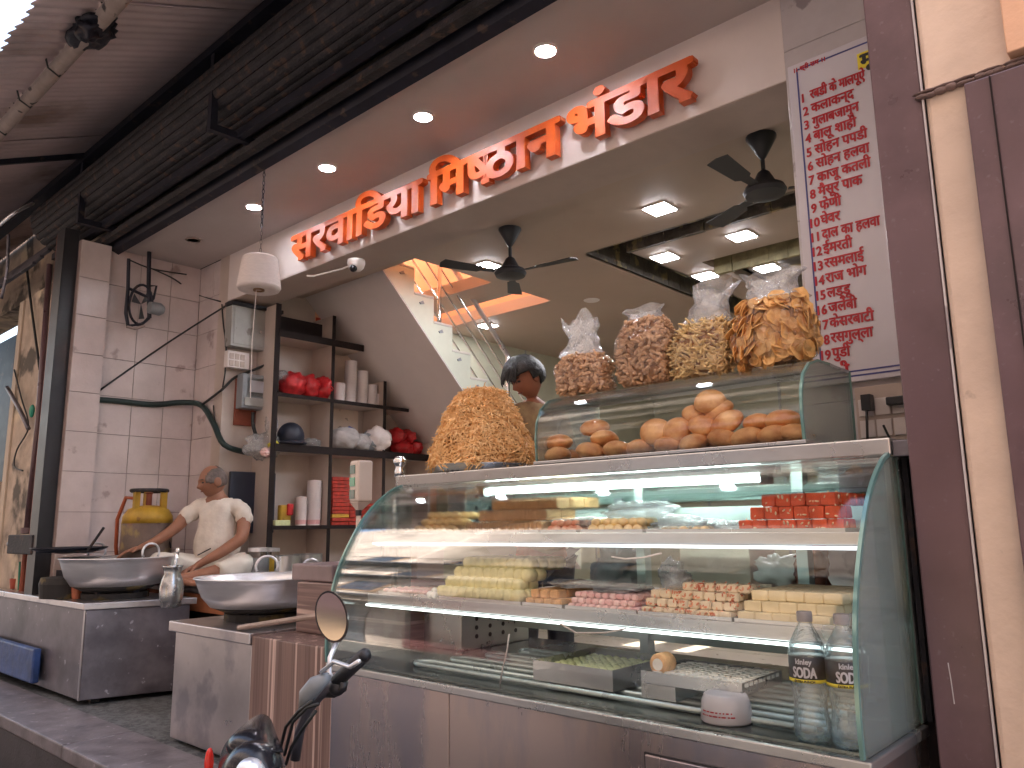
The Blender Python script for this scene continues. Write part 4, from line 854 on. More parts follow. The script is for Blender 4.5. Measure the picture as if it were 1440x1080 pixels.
# lota with spoons, left pots
q = at(241, 833, Y=2.06); q = Vector((q.x, 2.06, zs_ + .001)); k_ = at(241, 795, Y=2.06).z - q.z
lt = thing('steel_pitcher', 'round bellied steel pitcher holding spoons at the counter corner', 'pitcher', q)
B().lathe([(.045, 0), (.05, .004), (.062, k_ * .25), (.065, k_ * .45), (.055, k_ * .68), (.043, k_ * .8), (.050, k_ * .95), (.058, k_), (.052, k_), (.040, k_ * .8), (0, k_ * .5)], q, 24).out('body', M['csteel'], lt, smooth='all')
for dx, dy in ((.02, .01), (.035, -.01), (.0, .02)): B().tube([q + Vector((0, 0, k_ * .5)), q + Vector((dx * 1.6, dy, k_ + .07))], .005, 6).ell(q + Vector((dx * 1.7, dy, k_ + .08)), (.012, .005, .018), 8, 6).out('spoon', M['chrome'], lt, smooth='all')
q = Vector((at(98, 770, Y=1.94).x, 1.94, zs_ + .001))
tp = thing('iron_griddle', 'black iron griddle tilted on a pot behind the left wok', 'griddle', q)
zg = at(98, 772, Y=1.94).z
B().lathe([(.15, 0), (.16, .09), (.15, .13)], q, 24).out('stand', M['soot'], tp)
B().lathe([(0, 0), (.18, .012), (.225, .035), (.228, .042), (.18, .022), (0, .010)], Vector((q.x, q.y, zg - .03)), 32).out('plate', M['greasy'], tp, smooth='all')
o = top('frying_spoon', B().tube([at(122, 776, Y=1.97), at(146, 742, Y=2.02)], .009, 6).lathe([(.0, 0), (.06, .01), (.065, .018)], at(120, 778, Y=1.97), 14), M['rust'], 'long handled dark frying spoon standing up behind the wok', 'spoon')
bl = thing('low_shelf', 'black steel ledge behind the left wok', 'ledge', (-5.9, 2.2, 1.2)); a = at(50, 805, Y=2.0); B().box((a.x, 1.99, a.z - .03), (-5.45, 2.03, a.z + .03)).out('bar', M['greasy'], bl)
for i, (xx, r, m_, lb) in enumerate(((35, .04, 'oldplaster', 'small clay coloured cup at the left counter end'), (52, .042, 'pink', 'orange pink cup beside the dark mug'), (70, .045, 'navy', 'dark mug left of the first wok'), (20, .035, 'rubber', 'small red pot at the far left of the counter'), (108, .03, 'rubber', 'small orange pot close under the left wok'))):
    q = at(xx, 828, Y=1.98 - .04 * (i == 4)); top('cup', B().lathe([(r * .8, 0), (r, .05), (r * 1.05, .075), (r * .95, .075), (r * .7, .01), (0, .01)], Vector((q.x, q.y, zs_ + .001)), 16), mat('cupm%d' % i, [(.25, .12, .08), (.50, .22, .15), (.03, .035, .06), (.35, .07, .04), (.40, .12, .06)][i], .5), lb, 'cup', 'cups at the left end of the stove counter', smooth=True)
o = top('drain_grate', B().box((at(262, 1062, Y=1.9).x, 1.9, ZF + .001), (at(262, 1062, Y=1.9).x + .22, 2.0, ZF + .03)), M['rust'], 'rusty iron scrap on the floor under the second stove', 'scrap')

# ================================================================ SWEET DISPLAY COUNTER
CX0, CX1 = -2.43, -.61; GZ = 1.035
dc = thing('display_counter', 'curved glass sweet display counter with a brushed steel front', 'counter', (-1.5, 2.1, ZF))
B().box((CX0, 1.71, ZF), (CX0 + .60, 2.62, GZ - .03)).out('front_panel', M['panel'], dc, bevel=.003)
B().box((CX0 + .603, 1.71, ZF), (CX1 - .002, 2.62, GZ - .03)).out('front_panel', M['panel'], dc, bevel=.003)
B().box((CX0 - .01, 1.69, GZ - .029), (CX1 + .012, 2.08, GZ - .004)).out('sill', M['csteel'], dc, bevel=.004)
a = at(908, 1060, Y=1.705); B().box((a.x, 1.700, ZF + .08), (CX1 - .1, 1.709, a.z)).out('access_door', M['panel'], dc, bevel=.003)
B().box((a.x - .004, 1.704, ZF + .07), (CX1 - .09, 1.7095, a.z + .004)).out('door_gap', M['black'], dc)
B().box((CX0, 1.715, GZ - .0035), (CX1, 2.56, GZ + .004)).out('deck', M['deck'], dc)
# side frame at the right end
B().box((CX1 - .03, 2.07, GZ), (CX1 + .004, 2.10, 1.655)).out('frame_post', M['csteel'], dc)
B().box((CX1 - .03, 2.102, ZF), (CX1 + .03, 2.62, 1.655)).out('side_frame', M['darkedge'], dc)
B().box((CX1 + .006, 2.09, GZ), (CX1 + .018, 2.1, 1.65)).out('trim', M['rust'], dc)
B().box((CX1 - .001, 1.72, GZ - .3), (CX1 + .004, 2.05, GZ - .29)).out('seam', M['steel'], dc)
# curved pane
cur = [(1.693, GZ), (1.690, 1.09), (1.693, 1.16), (1.702, 1.24), (1.722, 1.32), (1.752, 1.39), (1.792, 1.46), (1.842, 1.53), (1.905, 1.59), (1.975, 1.635), (2.02, 1.652)]
def cpt(t):
    n_ = len(cur) - 1; t = t * n_; i = min(int(t), n_ - 1); f = t - i; p = [Vector(cur[max(0, min(n_, j))]) for j in (i - 1, i, i + 1, i + 2)]
    return .5 * ((2 * p[1]) + (p[2] - p[0]) * f + (2 * p[0] - 5 * p[1] + 4 * p[2] - p[3]) * f * f + (3 * p[1] - p[0] - 3 * p[2] + p[3]) * f ** 3)
fine = [cpt(i / 40) for i in range(41)]
def pane(x0, x1, name, m, th=.006, a0=0, a1=40, off=0):
    bb = B(); v = []; f = []; nx = 2
    L = fine[a0:a1 + 1]; nrm = []
    for i, p in enumerate(L):
        t = (L[min(i + 1, len(L) - 1)] - L[max(i - 1, 0)]).normalized(); nrm.append(Vector((t.y, -t.x)))
    for x in (x0, x1):
        for s in (0, 1):
            for p, q in zip(L, nrm): r_ = p - q * (th * s + off); v.append((x, r_.x, r_.y))
    n_ = len(L); A = lambda e, s, i: (e * 2 + s) * n_ + i
    for i in range(n_ - 1):
        f += [(A(0, 0, i), A(1, 0, i), A(1, 0, i + 1), A(0, 0, i + 1)), (A(0, 1, i), A(0, 1, i + 1), A(1, 1, i + 1), A(1, 1, i)), (A(0, 0, i), A(0, 0, i + 1), A(0, 1, i + 1), A(0, 1, i)), (A(1, 0, i), A(1, 1, i), A(1, 1, i + 1), A(1, 0, i + 1))]
    f += [(A(0, 0, 0), A(0, 1, 0), A(1, 1, 0), A(1, 0, 0)), (A(0, 0, n_ - 1), A(1, 0, n_ - 1), A(1, 1, n_ - 1), A(0, 1, n_ - 1))]
    return bb.add(v, f).out(name, m, dc, smooth=True)
pane(CX0 + .004, CX1 - .008, 'curved_glass', M['glass'])
pane(CX1 - .0075, CX1 + .001, 'glass_edge', M['gedge'], th=.010, off=-.001)
pane(CX0 - .005, CX0 + .0035, 'glass_edge', M['gedge'], th=.010, off=-.001)
for X in (CX0, CX1 + .0015):
    v = []; pr2 = [(p.x + .014, p.y) for p in fine] + [(2.069, 1.652), (2.069, GZ)]
    B().prism(pr2, 'X', X - .005, X).out('side_glass', M['sglass'], dc)
B().tube([(CX1, 2.064, GZ), (CX1, 2.064, 1.65)], .004, 6).out('glass_edge', M['gedge'], dc)
# top slab
B().box((CX0 - .045, 2.02, 1.655), (CX1 + .004, 2.72, 1.697)).out('top_slab', M['csteel'], dc, bevel=.004)
B().box((CX1 + .005, 2.03, 1.650), (CX1 + .05, 2.72, 1.690)).out('top_end', M['dsteel'], dc, bevel=.003)
q = at(562, 655, Y=2.08); B().lathe([(.022, 0), (.020, .03), (.016, .035), (.018, .045), (.026, .055), (.027, .070), (.018, .082), (0, .086)], (q.x, 2.08, 1.697), 18).out('finial', M['chrome'], dc, smooth='all')
B().tube([(q.x + .05, 2.02, 1.65), (q.x + .05, 2.02, 1.25)], .012, 10).out('support_rod', M['chrome'], dc, smooth='all')
# shelves
S1, S2 = 1.470, 1.256; F1, F2 = 1.872, 1.835; BK = 2.44
sx1 = CX1 - .03
def shelf(z, f, lip, x0):
    B().box((x0, f, z - .004), (sx1, BK, z)).out('shelf_plate', M['glass'], dc)
    B().box((x0, f - .006, z - lip), (sx1, f, z + .004)).out('shelf_lip', M['csteel'], dc, bevel=.002)
shelf(S1, F1, .026, CX0 + .02); shelf(S2, F2, .030, -2.39)
ls = thing('added_glow_strip', 'added bluish white glow strip along the front edge of the upper shelf', 'lamp', (-1.5, F1, S1 - .03)); B().tube([(CX0 + .03, F1 - .014, S1 - .032), (sx1, F1 - .014, S1 - .032)], .0045, 8).out('tube', emit('added_glow', (.80, .90, 1), .3), ls, smooth='all')  # added glowing tube in place of a reflected bright line; lights the sweets
ls = thing('added_glow_strip', 'added white glow strip along the front edge of the lower shelf', 'lamp', (-1.5, F2, S2 - .04)); B().tube([(-2.39, F2 - .010, S2 - .036), (sx1, F2 - .010, S2 - .036)], .004, 8).out('tube', emit('added_glow2', (.88, 1, .97), .9), ls, smooth='all')  # added glowing tube on the lower lip to light the sweets
for xx in (-1.60, -1.02): B().box((xx, 2.40, GZ), (xx + .035, 2.44, 1.65)).out('door_frame', M['caseback'], dc)
for zz in (1.50, 1.10): B().box((-2.2, 2.415, zz), (sx1, 2.445, zz + .05)).out('door_rail', M['caseback'], dc)
B().box((-2.15, 2.45, GZ + .05), (sx1, 2.454, 1.64)).out('back_glass', M['glass'], dc)
B().box((-2.2, 2.405, 1.57), (sx1, 2.44, 1.61)).out('light_reflector', mat('pale_teal', (.30, .42, .39), .6), dc)
B().box((CX1 - .25, 2.36, 1.58), (CX1 - .034, 2.40, 1.65)).out('end_bracket', M['dsteel'], dc)
# evaporator housing at the left end with punched holes
qx = at(590, 922, Z=GZ); hx = -2.20
B().box((CX0 + .02, 2.12, GZ + .005), (hx, 2.5, S2 - .045)).out('evaporator_box', M['csteel'], dc, bevel=.003)
B().box((hx - .10, 2.14, S1 + .01), (hx, 2.5, 1.645)).out('evaporator_box', M['csteel'], dc, bevel=.003)
def holes(z0, z1, nz, y0, y1, ny, X):
    bb = B()
    for j in range(nz):
        for i in range(ny): bb.lathe([(.0085, 0), (.0085, .0012), (0, .0012)], (X, y0 + (y1 - y0) * i / (ny - 1), z0 + (z1 - z0) * j / (nz - 1)), 10, 'X')
    bb.out('vent_holes', M['black'], dc)
holes(GZ + .05, S2 - .075, 4, 2.2, 2.42, 4, hx + .0005); holes(1.52, 1.61, 3, 2.2, 2.42, 4, hx + .0005)
# tube light
tl = thing('tube_light', 'glowing fluorescent tube under the counter top', 'lamp', (-1.5, 2.33, 1.62))
a = at(685, 691, Y=2.12); c_ = at(1068, 672, Y=2.12); zt_ = (a.z + c_.z) / 2
B().tube([(a.x, 2.12, zt_), (c_.x, 2.12, zt_)], .010, 12).out('tube', M['tube'], tl, smooth='all')
B().box((a.x - .05, 2.115, zt_ + .013), (c_.x + .05, 2.15, zt_ + .03)).out('batten', M['meter'], tl)
for xx in (a.x - .03, c_.x + .005): B().box((xx, 2.105, zt_ - .018), (xx + .025, 2.14, zt_ + .0125)).out('holder', M['meter'], tl)
# coil tubes on the deck
bb = B()
for k in range(4):
    yy = 1.80 + k * .13; x0_ = at(585 + k * 40, 960 - k * 12, Z=GZ + .01).x
    pts = []
    for t in range(7): th = math.pi * t / 6 + math.pi / 2; pts.append((-2.06 + .05 * math.cos(th) + .04 * k, yy + .03 + .032 * math.sin(th), GZ + .014))
    bb.tube([(-.75, yy + .062, GZ + .014)] + pts + [(-.75, yy - .002, GZ + .014)], .008, 8)
bb.out('cooling_coil', M['frost'], dc, smooth='all')
# dangling cords in the case
for pts, lb in ((((918, 757), (914, 800), (908, 860), (900, 915)), 'thin white cord hanging from the lower shelf'), (((860, 783), (880, 786), (905, 784), (930, 778)), 'thin white cord looping along the upper shelf bar'), (((788, 877), (810, 890), (850, 890), (880, 884)), 'thin white cord looping under the lower shelf')):
    if 'hanging' in lb: P_ = [at(x - 3 - 200 + 195, y, Y=1.80) for x, y in ((714, 892), (710, 925), (705, 945), (702, 968))]; P_ = [at(716, 892, Y=1.76), at(713, 915, Y=1.765), at(707, 940, Y=1.77), at(702, 968, Y=1.77)]
    else: P_ = [at(x, y, Y=1.735 if 'lower' in lb else 1.82) for x, y in pts]
    top('cord', B().tube(P_, .0025, 6), M['white'], lb, 'cord', smooth='all')

# ---- sweets --------------------------------------------------------------
def tray(x0, x1, y0, y1, z, label, h=.013, m='csteel', group='steel trays in the display counter'):
    t = thing('sweet_tray', label, 'tray', ((x0 + x1) / 2, (y0 + y1) / 2, z), 0, group)
    B().box((x0, y0, z + .0005), (x1, y1, z + .003)).out('base', M[m], t)
    bb = B().box((x0, y0, z + .0032), (x1, y0 + .002, z + h)).box((x0, y1 - .002, z + .0032), (x1, y1, z + h)).box((x0, y0 + .0022, z + .0032), (x0 + .002, y1 - .0022, z + h)).box((x1 - .002, y0 + .0022, z + .0032), (x1, y1 - .0022, z + h))
    bb.out('rim', M[m], t); return z + .0035
def block_proto(name, s, m, label, cat, group, nuts=0, round_=.003, seed=0):
    bm = bmesh.new(); bmesh.ops.create_cube(bm, size=1)
    bmesh.ops.scale(bm, vec=s, verts=bm.verts); bmesh.ops.bevel(bm, geom=bm.edges[:], offset=round_, segments=2, affect='EDGES'); bmesh.ops.translate(bm, vec=(0, 0, s[2] / 2), verts=bm.verts)
    rr_ = random.Random(seed)
    me = bpy.data.meshes.new(name); 
    if nuts:
        me.materials.append(M[m]); me.materials.append(M[nuts[0]])
        n0 = len(bm.faces)
        for k in range(nuts[1]):
            f = rr_.choice(((0, -1), (0, -1), (1, 0), (0, 0))); r0 = rr_.uniform(.0022, .0045)
            c = Vector((f[0] * s[0] / 2 or rr_.uniform(-.4, .4) * s[0], f[1] * s[1] / 2 or rr_.uniform(-.4, .4) * s[1], rr_.uniform(.15, .85) * s[2] if f != (0, 0) else s[2]))
            rt_ = bmesh.ops.create_icosphere(bm, subdivisions=1, radius=r0, matrix=Matrix.Translation(c) @ Matrix.Rotation(rr_.uniform(0, 3), 4, 'Y') @ Matrix.Diagonal((1.5, .6 if f[1] else 1, .7, 1)))
            for v_ in rt_['verts']:
                for f_ in v_.link_faces: f_.material_index = 1
    else: me.materials.append(M[m])
    for v in bm.verts: v.co += Vector([noise.noise(v.co * 60 + Vector((seed, i, 0))) for i in range(3)]) * .0012
    bm.to_mesh(me); bm.free()
    o = bpy.data.objects.new(name, me); COL.objects.link(o); tag(o, label, cat, group); return o
def ball_proto(name, r, m, label, cat, group, squash=.75, seed=0, n=12):
    fn = lambda d, p: p * (1 + .08 * noise.noise(d * 2 + Vector((seed, 0, 0))))
    return top(name, B().ell((0, 0, r * squash * .9), (r, r, r * squash), n, 8, fn), M[m], label, cat, group, smooth='all')
class Stack:                            # first placement uses the prototype itself
    def __init__(s, protos): s.p = protos; s.n = 0
    def put(s, loc, rz=0, sc=1, label=None):
        i = s.n % len(s.p)
        if s.n < len(s.p): o = s.p[i]; o.location = loc; o.rotation_euler = (0, 0, rz); o.scale = (sc,) * 3
        else: o = clone(s.p[i], loc, rot=(0, 0, rz), scale=sc)
        s.n += 1
        if label: o['label'] = label
        return o
def X_at(px_, py_, y): return at(px_, py_, Y=y).x
ORD = ['first', 'second', 'third', 'fourth', 'fifth', 'sixth', 'seventh', 'eighth', 'ninth', 'tenth', 'eleventh', 'twelfth', 'thirteenth', 'fourteenth', 'fifteenth', 'sixteenth', 'seventeenth', 'eighteenth', 'nineteenth', 'twentieth']
def grid_stack(protos, x0, x1, y0, ny, dy, z, tiers, dx, dz, jit=.001, inset=(0, 0, 0), rz=.03, skip=0):
    S = Stack(protos)
    for t in range(tiers):
        xa = x0 + inset[0] * t; xb = x1 - inset[1] * t; n_ = max(1, int((xb - xa) / dx + .35)); ya = y0 + inset[2] * t
        nyy = ny if inset[2] == 0 else max(1, ny - int(inset[2] * t / dy))
        for j in range(nyy):
            if t < tiers - 1 and j > 1: continue
            for i in range(n_):
                lab = S.p[0]['label'] if S.n == 0 else lab
                S.put((xa + dx * (i + .5) + R.uniform(-jit, jit), ya + dy * (j + .5) + R.uniform(-jit, jit), z + t * dz), R.uniform(-rz, rz), 1, '%s, %s from the left, %s row, %s' % (' '.join(lab.split()[:6 if len(lab.split()) < 9 else 5]).rstrip(' ,') , ORD[i], ['front', 'second', 'third', 'fourth', 'fifth', 'sixth', 'seventh', 'eighth', 'back'][j], ['bottom layer', 'second layer', 'third layer', 'fourth layer'][t]))
    return S
# upper shelf
zt_ = S1
a, c_ = X_at(572, 745, F1 + .01), X_at(641, 745, F1 + .01)
z = tray(a, c_, F1 + .004, 2.25, zt_, 'small steel tray of round yellow pedas on the upper shelf')
P_ = [ball_proto('peda', .021, 'peda', 'round yellow brown peda at the left end of the upper shelf', 'sweet', 'round pedas on the upper shelf', .7, k) for k in range(3)]
grid_stack(P_, a + .012, c_ - .008, F1 + .02, 4, .042, z, 3, .042, .024, .003, (.012, .010, .02), 1.5)
a2, b2 = X_at(643, 745, F1 + .01), X_at(752, 745, F1 + .01)
z = tray(a2, b2 + .02, F1 + .004, 2.25, zt_, 'steel tray of brown slices on the upper shelf')
P_ = [block_proto('besan_slice', (.016, .075, .036), 'besan', 'thin brown slice standing in the tall stack on the upper shelf', 'sweet', 'brown slices on the upper shelf', seed=k) for k in range(4)]
grid_stack(P_, a2 + .008, b2, F1 + .035, 3, .08, z, 3, .018, .039, .001, (.028, -.002, .035), .02)
B().box((a2 + .05, F1 + .1, z + .117), (b2 - .01, F1 + .28, z + .119)); 
a3, b3 = X_at(740, 745, F1 + .01) + .01, X_at(812, 745, F1 + .01)
z = tray(b2 + .03, b3, F1 + .004, 2.25, zt_, 'steel tray of coral coloured sweets on the upper shelf')
P_ = [ball_proto('coral_sweet', .015, 'coral', 'small coral red lump beside the tall brown stack', 'sweet', 'coral sweets on the upper shelf', .8, k, 10) for k in range(3)]
grid_stack(P_, b2 + .035, b3 - .01, F1 + .02, 4, .03, z, 2, .026, .016, .004, (.008, .008, .01), 3)
a4, b4 = X_at(818, 745, F1 + .01), X_at(905, 745, F1 + .01)
z = tray(a4, b4, F1 + .004, 2.25, zt_, 'steel tray of nutty brown clusters under clear wrap')
P_ = [ball_proto('nut_cluster', .016, 'snack2', 'knobbly brown nut cluster half covered by clear wrap', 'sweet', 'nut clusters on the upper shelf', .8, k + 5, 10) for k in range(3)]
grid_stack(P_, a4 + .01, b4 - .01, F1 + .02, 3, .032, z, 2, .03, .018, .005, (.01, .01, .01), 3)
def wrapsheet(c, r, seed, label, m='wrap'):
    return crumple(Vector(c), r, M[m], 'clear_wrap', label, 'wrap', seed, 'clear wraps over the sweets')
wrapsheet(((a4 + b4) / 2 + .02, F1 + .13, z + .055), (.10, .08, .03), 21, 'raised crumpled clear wrap over the nut clusters')
wrapsheet(((b2 + b3) / 2 + .03, F1 + .12, z + .03), (.10, .08, .014), 22, 'flat clear wrap over the coral sweets')
a5, b5 = X_at(910, 745, F1 + .01), X_at(1030, 745, F1 + .01)
z = tray(a5, b5, F1 + .004, 2.25, zt_, 'steel tray with flat bags left of the red halwa')
P_ = [ball_proto('golden_cluster', .013, 'snack2', 'golden lump lying in the tray left of the red halwa', 'sweet', 'golden lumps on the upper shelf', .7, k + 9, 10) for k in range(2)]
grid_stack(P_, a5 + .03, a5 + .17, F1 + .02, 2, .03, z, 1, .03, .018, .005, (0, 0, 0), 3)
wrapsheet((a5 + .07, F1 + .08, z + .022), (.08, .06, .02), 23, 'clear bag lying in the tray left of the red halwa')
wrapsheet((a5 + .19, F1 + .10, z + .018), (.06, .07, .014), 24, 'pale folded clear bag next to the red halwa')
a6, b6 = X_at(1036, 748, F1 + .01), X_at(1190, 748, F1 + .01)
z = tray(a6 - .01, b6 - .0, F1 + .004, 2.25, zt_, 'steel tray of red halwa blocks at the right of the upper shelf')
P_ = [block_proto('red_halwa', (.036, .040, .030), 'ruby', 'glossy red halwa cube studded with cashew in the big stack', 'sweet', 'red halwa cubes on the upper shelf', ('nut', 4), .002, k) for k in range(6)]
grid_stack(P_, a6, b6 - .01, F1 + .02, 5, .046, z, 3, .0375, .0315, .001, (.030, .004, .004), .05)
# lower shelf
a1, b1 = X_at(534, 838, F2 + .01), X_at(612, 838, F2 + .01)
z = tray(a1, b1, F2 + .004, 2.2, S2, 'steel tray of pinkish sweets at the left end of the lower shelf')
P_ = [ball_proto('pink_peda', .013, 'pink', 'small pinkish peda in the leftmost tray of the lower shelf', 'sweet', 'pinkish pedas on the lower shelf', .6, k, 10) for k in range(2)]
grid_stack(P_, a1 + .008, b1 - .006, F2 + .012, 5, .03, z + .006, 1, .026, .018, .002, (0, 0, 0), 3)
P_ = [top('nut_ball', B().ell((0, 0, .012), (.012, .012, .012), 10, 8), M['silver'], 'small white and dark ball on the shelf edge', 'sweet', 'small balls on the shelf edge', smooth='all')]
S_ = Stack(P_)
for xx, yy in ((605, 842), (611, 844), (608, 838)): S_.put((X_at(xx, yy, F2 + .0), F2 - .0 + .01 * (xx == 608), z + .012 * (xx == 608) + .0), 0, 1, 'small white and dark ball on the shelf edge, ' + {605: 'left of the pair', 611: 'right of the pair', 608: 'resting on the other two'}[xx])
a2, b2 = X_at(614, 842, F2 + .02), X_at(737, 842, F2 + .02)
z = tray(a2, b2, F2 + .004, 2.2, S2, 'steel tray of pale cream rolls on the lower shelf')
P_ = []
for k in range(3):
    fn = lambda d, p: p * (1 + .04 * noise.noise(d * 3 + Vector((k, 0, 0))))
    P_.append(top('cream_roll', B().lathe([(0, -.022), (.017, -.021), (.021, -.016), (.021, .016), (.017, .021), (0, .022)], (0, 0, .021), 14, 'Y'), M['cremy'], 'pale cream round roll in the tall sloping pile', 'sweet', 'cream rolls on the lower shelf', smooth='all'))
grid_stack(P_, a2 + .004, b2 - .004, F2 + .012, 5, .046, z, 4, .034, .031, .001, (.020, .008, .022), .04)
a3, b3 = X_at(692, 846, F2 + .01), X_at(792, 850, F2 + .01); a3 = max(a3, b2 + .006)
z = tray(a3, b3, F2 + .004, 2.2, S2, 'steel tray of light brown bars on the lower shelf')
P_ = [block_proto('brown_bar', (.034, .045, .022), 'besan', 'light brown fudge bar beside the cream rolls', 'sweet', 'brown fudge bars on the lower shelf', seed=k + 30) for k in range(3)]
grid_stack(P_, a3 + .004, b3 - .004, F2 + .010, 4, .048, z, 2, .036, .023, .001, (.006, .03, .02), .05)
wrapsheet((b3 - .04, F2 + .14, z + .06), (.10, .06, .012), 25, 'thin clear sheet over the light brown bars')
a4, b4 = X_at(796, 852, F2 + .01), X_at(896, 857, F2 + .01)
z = tray(a4, b4, F2 + .004, 2.2, S2, 'steel tray of pink sweets on the lower shelf')
P_ = [block_proto('pink_block', (.022, .03, .015), 'pink', 'small pink and white sweet in the middle of the lower shelf', 'sweet', 'pink sweets on the lower shelf', seed=k + 40) for k in range(3)]
grid_stack(P_, a4 + .004, b4 - .004, F2 + .010, 6, .033, z, 3, .0245, .0155, .001, (.003, .003, .012), .08)
wrapsheet(((a4 + b4) / 2, F2 + .12, z + .055), (.08, .07, .012), 26, 'thin clear sheet over the pink sweets')
a5, b5 = X_at(899, 860, F2 + .01), X_at(1030, 864, F2 + .01)
z = tray(a5, b5, F2 + .004, 2.2, S2, 'steel tray of red studded white bars on the lower shelf')
P_ = [block_proto('studded_bar', (.031, .045, .020), 'rosebar', 'white bar studded with red bits in the middle right stack', 'sweet', 'studded white bars on the lower shelf', ('coral', 5), .003, k + 50) for k in range(5)]
grid_stack(P_, a5 + .004, b5 - .004, F2 + .012, 5, .048, z, 3, .0325, .021, .001, (.004, .002, .016), .04)
S_ = Stack([P_[0].copy()]); COL.objects.link(S_.p[0])
for k in range(6): S_.put((a5 + .115 + k * .0325, F2 + .09, z + .063), .03, 1, 'white bar studded with red, %s from the left on the raised top row' % ORD[k])
wrapsheet((a5 + .07, F2 + .10, z + .085), (.035, .04, .03), 27, 'folded clear packet standing on the studded bars')
a6, b6 = X_at(1034, 870, F2 + .01), X_at(1182, 880, F2 + .01)
z = tray(a6, b6 + .02, F2 + .004, 2.2, S2, 'steel tray of plain cream barfi at the right of the lower shelf')
P_ = [block_proto('cream_barfi', (.044, .05, .024), 'barfi', 'plain cream barfi block in the rightmost stack', 'sweet', 'cream barfi blocks on the lower shelf', (), .002, k + 60) for k in range(4)]
grid_stack(P_, a6 + .004, b6, F2 + .012, 5, .052, z, 3, .0450, .0245, .001, (.010, .003, .02), .03)
# price tags clipped behind
for i, (xx, yy) in enumerate(((861, 700), (925, 702), (1115, 692))):
    q = at(xx + 8, yy + 8, Y=2.38); top('plastic_clip', B().box((q.x - .018, 2.375, q.z - .022), (q.x + .018, 2.385, q.z + .018)), M['meter'], ['dark clip card left of the frame post inside the case', 'dark clip card right of the frame post inside the case', 'dark clip card above the red halwa'][i], 'clip', bevel=.002)
# blurry goods seen through the back
for i, (p, r, m, lb) in enumerate((((870, 800), (.10, .05, .10), 'meter', 'dark appliance behind the case back'), ((1100, 805), (.08, .05, .055), 'white', 'white knotted carrier bag behind the case back'), ((945, 810), (.04, .04, .06), 'wrap', 'clear bag hanging behind the case back'), ((1140, 800), (.05, .05, .10), 'red_wood', 'brown sack behind the case back'))):
    c = at(p[0], p[1], Y=2.62); crumple(c, r, M[m], 'stored_bag', lb, 'bag', 40 + i)
o = top('brown_carton', B().box((at(968, 800, Y=2.7).x, 2.64, 1.28), (at(1066, 800, Y=2.7).x, 2.85, 1.47)), M['tan'], 'brown carton standing behind the case', 'carton', bevel=.004)
o = top('counter_shelf', B().box((-2.3, 2.63, 1.20), (-.7, 2.95, 1.23)), M['cream'], 'cream back shelf behind the display counter', 'shelf', bevel=.003)
# yellow bag left inside / behind the left glass
c = at(515, 902, Y=2.1); crumple(Vector((-2.40, 2.24, GZ + .085)), (.06, .10, .075), M['ochre'], 'yellow_sack', 'ochre yellow sack at the left end of the case', 'sack', 31, amp=.3)
# deck trays
z = tray(X_at(760, 985, 1.83), X_at(872, 990, 1.83), 1.80, 2.10, GZ + .024, 'deep steel tray of pale green sweets on the case floor', .055)
q0_, q1_ = X_at(760, 985, 1.83), X_at(872, 990, 1.83)
P_ = [ball_proto('green_peda', .013, 'greenish', 'pale green round sweet in the deep tray', 'sweet', 'pale green sweets in the deep tray', .6, k, 10) for k in range(2)]
grid_stack(P_, q0_ + .006, q1_ - .006, 1.812, 9, .030, z + .024, 1, .028, .02, .002, (0, 0, 0), 3)
z = tray(X_at(908, 965, 1.82), X_at(1050, 985, 1.82), 1.80, 2.02, GZ + .060, 'steel tray of silver leafed sweets on the case floor', .03)
q0_, q1_ = X_at(908, 965, 1.82), X_at(1050, 985, 1.82)
P_ = [block_proto('silver_sweet', (.030, .020, .014), 'silver', 'silver leafed sweet in the tray behind the white tub', 'sweet', 'silver leafed sweets on the case floor', seed=k + 80) for k in range(4)]
grid_stack(P_, q0_ + .02, q1_ - .006, 1.812, 8, .024, z + .012, 1, .033, .02, .002, (0, 0, 0), .2)
t = thing('brown_roll', 'brown roll with a white swirl on the silver leafed sweets', 'sweet', (q0_ + .04, 1.84, z + .02))
B().lathe([(0, -.026), (.024, -.026), (.027, -.02), (.027, .02), (.024, .026), (0, .026)], (q0_ + .04, 1.845, z + .042), 18, 'Y').out('roll', M['besan'], t, smooth='all')
B().lathe([(.010, -.0275), (.015, -.0275), (.015, -.026), (.010, -.026)], (q0_ + .04, 1.845, z + .042), 14, 'Y').out('swirl', M['silver'], t)
B().box((q0_, 1.80, GZ + .024), (q0_ + .1, 2.0, GZ + .059)).out('support_box', M['csteel'], dc)
# tub
q = at(996, 1024, Z=GZ + .005); q = Vector((q.x, 1.785, GZ + .005)); tb = thing('plastic_tub', 'white plastic tub with red print in front of the trays', 'tub', q)
B().lathe([(0, 0), (.056, 0), (.060, .004), (.056, .045), (.050, .060), (.046, .063), (0, .064)], q, 28).out('body', M['board'], tb, smooth='all')
bb = B()
for row, zz in enumerate((.018, .026, .034, .042)):
    th = -2.2
    while th < -.9:
        L = R.uniform(.05, .2); rr_ = .0595 - .002 * row + .0006
        n_ = 3; pts = [(q.x + rr_ * math.cos(th + L * k / n_), q.y + rr_ * math.sin(th + L * k / n_)) for k in range(n_ + 1)]
        for k in range(n_): bb.add([(pts[k][0], pts[k][1], q.z + zz), (pts[k + 1][0], pts[k + 1][1], q.z + zz), (pts[k + 1][0], pts[k + 1][1], q.z + zz + (.005 if row == 2 else .003)), (pts[k][0], pts[k][1], q.z + zz + (.005 if row == 2 else .003))], [(0, 1, 2, 3)])
        th += L + R.uniform(.03, .08)
bb.out('red_print', M['red'], tb)
